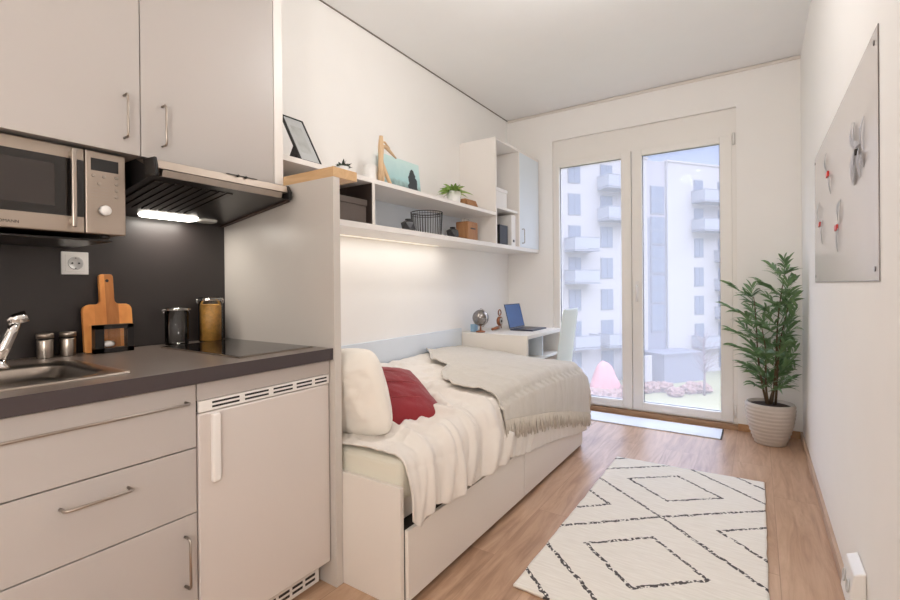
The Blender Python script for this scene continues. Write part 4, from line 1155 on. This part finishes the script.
# daylight portal in the doorway (guides sampling of the sky, adds no light)
p_ = area('door_daylight_portal', ((DX0 + DX1) / 2, D + .16, 1.13), (PI / 2, 0, PI), 1.42, 2.2, 1, (1, 1, 1))
p_.rotation_euler = (-PI / 2, 0, 0)
p_.data.cycles.is_portal = True

# ------------------------------------------------------------------ outside: block of flats, lawn, hedge
GZ = -7.9
P0 = Vector((-7.3, 48.2, 0)); E_ = Vector((.577, .817, 0)).normalized(); Nn = Vector((.817, -.577, 0)).normalized()
FM = Matrix(((E_.x, -Nn.x, 0, P0.x), (E_.y, -Nn.y, 0, P0.y), (0, 0, 1, 0), (0, 0, 0, 1)))  # local: x=s along facade, y = into building, z up
struct('ground', MB().box(-60, 40, 6, 110, GZ - .3, GZ), M['grass'])
def fbox(*a, **k):
    m = MB(); m.box(*a, **k); return m.xf(FM)
def fthing(name, s, label, cat, group=None):
    return thing(name, FM @ Vector((s, 0, GZ)), label, cat, group)
ROOF = 13.2
def building(s0, s1, label, cols, tower=None):
    t = fthing('apartment_building', (s0 + s1) / 2, label, 'building', None)
    fbox(s0, s1, 0, 12, GZ, ROOF).build('wall', M['facade'], t)
    fbox(s0 - .1, s1 + .1, -.08, 12.1, ROOF, ROOF + .18).build('parapet', M['facade'], t)
    for (a, b, tops, balcs) in cols:
        for zt_ in tops:
            w_ = fbox(a, b, -.05, .02, zt_ - 1.95, zt_).build('window', M['winframe'], t)
            m = MB(); c_ = (a + b) / 2
            m.box(a + .08, c_ - .04, -.07, -.05, zt_ - 1.87, zt_ - .08); m.box(c_ + .04, b - .08, -.07, -.05, zt_ - 1.87, zt_ - .08)
            m.xf(FM).build('pane', M['winpane'], w_)
        for (zt_, d0, d1) in balcs:
            zb = zt_ - 2.25
            bo = fbox(a + d0, b + d1, -1.5, 0, zb - .18, zb).build('balcony', M['balc'], t)
            m = MB()
            m.box(a + d0, b + d1, -1.5, -1.47, zb + .06, zb + 1.0); m.box(a + d0, a + d0 + .03, -1.5, 0, zb + .06, zb + 1.0); m.box(b + d1 - .03, b + d1, -1.5, 0, zb + .06, zb + 1.0)
            m.xf(FM).build('railing', M['railing'], bo)
            m = MB(); m.tube([(a + d0, 0, zb + 1.05), (a + d0, -1.5, zb + 1.05), (b + d1, -1.5, zb + 1.05), (b + d1, 0, zb + 1.05)], .035, 6)
            m.xf(FM).build('handrail', M['balc'], bo)
    return t
F = [12.25, 9.37, 6.5, 3.62, .72, -2.15, -5.0]
building(-22, .95, 'white block of flats with grey balconies seen through the left door', [
    (-13.0, -11.7, F, []), (-10.9, -9.35, F, []),
    (-8.2, -6.85, F, [(6.5, -.4, .9), (3.62, -.4, .9), (-2.15, -.4, .9)]),
    (-4.65, -3.25, F, [(12.25, -.3, 1.3), (9.37, -.3, 1.3), (-2.15, -.3, 1.4)])])
bl2 = building(3.5, 24, 'white block of flats with balconies seen through the right door', [
    (6.98, 8.25, [11.65, 8.78, 5.75, 2.8, -.08, -2.9, -5.6], [(11.65, -.3, 2.6), (8.78, -.3, 2.6), (-2.9, -.4, 2.2)]),
    (10.3, 11.8, [11.65, 8.78, 5.75, 2.8, -.08, -2.9, -5.6], [(5.75, -.5, 1.5), (2.8, -.5, 1.5), (-.08, -.5, 1.5)]),
    (15, 16.4, [11.65, 8.78, 5.75, 2.8, -.08, -2.9, -5.6], [])])
tw = fthing('stair_tower', 2.2, 'lilac grey stair tower with stacked windows between the two white blocks', 'building')
fbox(.96, 3.49, .25, 10, GZ, 7.6).build('wall', M['tower'], tw)
fbox(.96, 3.49, .25, 10, 7.6, ROOF).build('upper_wall', M['towertop'], tw, 'pinkish upper storeys')
for k, zt_ in enumerate([10.75, 7.75, 4.9, 2.0, -.85]):
    w_ = fbox(1.55, 3.3, .18, .27, zt_ - 2.75, zt_).build('window', M['tower'], tw)
    m = MB(); m.box(1.65, 3.2, .15, .18, zt_ - 1.25, zt_ - .08); m.box(1.65, 3.2, .15, .18, zt_ - 2.6, zt_ - 1.35)
    m.xf(FM).build('pane', M['winpane'], w_)
gr = fthing('garage_block', 2.4, 'low lilac grey block at the foot of the stair tower', 'building')
fbox(-.2, 4.6, -3.0, -.2, GZ, -5.35).build('wall', M['tower'], gr)
fbox(-.3, 4.7, -3.1, -.2, -5.35, -5.2).build('roof', M['winframe'], gr)
fw = fthing('garden_wall', -3, 'low white garden wall at the foot of the left block', 'wall')
fbox(-4.2, -1.2, -2.6, -2.4, GZ, -5.3).build('panel', M['facade'], fw)
# pink cover
m = MB()
def pinkf(u, v):
    a = u * 2 * PI; r = 1.25 * (1 - v) ** .55 * (1 + .15 * math.sin(3 * a + 1) + .12 * nz(math.cos(a) * 2, math.sin(a) * 2, v * 3))
    return Vector((-8.8 + r * math.cos(a), 40.6 + r * math.sin(a), GZ + 2.6 * v ** .8))
m.grid(pinkf, 24, 10)
m.build('pink_canopy', M['blossom'], None, 'pale pink pointed tent shape on the ground outside', 'tent')
# shrubs
def shrub(x, y, s, rnd_):
    m_ = MB(); tmp = bmesh.new(); bmesh.ops.create_icosphere(tmp, subdivisions=3, radius=1)
    sd = rnd_.random() * 50
    for v in tmp.verts:
        k = 1 + .35 * nz(v.co.x * 2.2 + sd, v.co.y * 2.2, v.co.z * 2.2) + .15 * nz(v.co.x * 6 + sd, v.co.y * 6, v.co.z * 6)
        v.co = Vector((x + v.co.x * s * 1.2 * k, y + v.co.y * s * k, GZ + max(0, (v.co.z * .75 + .55)) * s * k))
    m_.merge(tmp); return m_
rnd = random.Random(8)
for i in range(12):
    f = i / 11
    x = -9.5 + 7.6 * f + rnd.random() * .5; y = 40.2 + 3.4 * f + rnd.random() * 1.2
    if i % 4 == 0: y -= 1.6
    if abs(x + 8.8) < 1.9 and abs(y - 40.6) < 1.7: y -= 3.4
    shrub(x, y, .52 + .16 * rnd.random(), rnd).build('garden_shrub', M['hedge'], None, 'faded rusty shrub in the planted strip before the flats', 'shrub', 'rusty shrubs before the block of flats')
# bare tree
tr_ = thing('bare_tree', (-1.6, 43.4, GZ), 'thin bare pinkish tree outside the right door', 'tree')
m = MB(); m.tube([(-1.6, 43.4, GZ), (-1.55, 43.4, GZ + 2), (-1.65, 43.5, GZ + 4.6)], [.10, .07, .03], 8); m.build('trunk', M['bark'], tr_)
m = MB(); rnd = random.Random(21)
for i in range(70):
    z = GZ + 1.6 + rnd.random() * 3.0; a = rnd.random() * 2 * PI; L = .5 + rnd.random() * .9
    s_ = Vector((-1.6, 43.4, z)); e_ = s_ + Vector((math.cos(a) * L, math.sin(a) * L, .5 + rnd.random()))
    m.tube([s_, s_.lerp(e_, .5) + Vector((0, 0, -.08)), e_], [.018, .012, .006], 4)
m.build('branches', M['bark'], tr_)

# ------------------------------------------------------------------ sun and sky
sun = bpy.data.lights.new('sun', 'SUN'); sun.energy = .35; sun.angle = math.radians(2); sun.color = (1, .95, .88)
so_ = bpy.data.objects.new('sun', sun); C.objects.link(so_)
dvec = Vector((-.75, .55, -.42)); so_.rotation_euler = dvec.to_track_quat('-Z', 'Y').to_euler(); so_.location = (5, -5, 12)
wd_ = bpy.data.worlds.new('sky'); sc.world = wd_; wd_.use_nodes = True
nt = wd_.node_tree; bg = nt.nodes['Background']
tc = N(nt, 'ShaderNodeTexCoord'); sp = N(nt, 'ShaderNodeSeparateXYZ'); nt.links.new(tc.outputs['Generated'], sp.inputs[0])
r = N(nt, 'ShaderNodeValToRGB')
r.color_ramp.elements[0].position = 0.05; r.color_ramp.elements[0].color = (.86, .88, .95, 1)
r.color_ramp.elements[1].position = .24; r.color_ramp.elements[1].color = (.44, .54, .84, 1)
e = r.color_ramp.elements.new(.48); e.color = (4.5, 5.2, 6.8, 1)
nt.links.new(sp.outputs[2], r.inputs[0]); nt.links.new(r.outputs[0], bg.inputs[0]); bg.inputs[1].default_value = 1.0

# ------------------------------------------------------------------ camera
yaw, pit, rol = .5981, -.003, -.0089
Fv = Vector((-math.sin(yaw) * math.cos(pit), math.cos(yaw) * math.cos(pit), math.sin(pit)))
Rv = Vector((math.cos(yaw), math.sin(yaw), 0)); Uv = Rv.cross(Fv)
R2 = Rv * math.cos(rol) + Uv * math.sin(rol); U2 = Uv * math.cos(rol) - Rv * math.sin(rol)
cam = bpy.data.cameras.new('camera'); co = bpy.data.objects.new('camera', cam); C.objects.link(co)
mw_ = Matrix((R2, U2, -Fv)).transposed().to_4x4(); mw_.translation = Vector((1.9903, 0, 1.0895))
co.matrix_world = mw_
cam.sensor_width = 36; cam.sensor_fit = 'HORIZONTAL'; cam.lens = 469.1032 / 900 * 36
cam.shift_x = (450 - 437.5513) / 900; cam.shift_y = (287.8708 - 300) / 900
cam.clip_start = .02; cam.clip_end = 300
sc.camera = co

# ------------------------------------------------------------------ colour management, light paths
sc.view_settings.view_transform = 'Standard'; sc.view_settings.look = 'None'
sc.view_settings.gamma = 1; sc.view_settings.use_curve_mapping = False; sc.view_settings.exposure = 0.0
sc.cycles.max_bounces = 12; sc.cycles.diffuse_bounces = 6; sc.cycles.transparent_max_bounces = 16
sc.cycles.use_denoising = True; sc.cycles.sample_clamp_indirect = 6
sc.cycles.caustics_reflective = False; sc.cycles.caustics_refractive = False
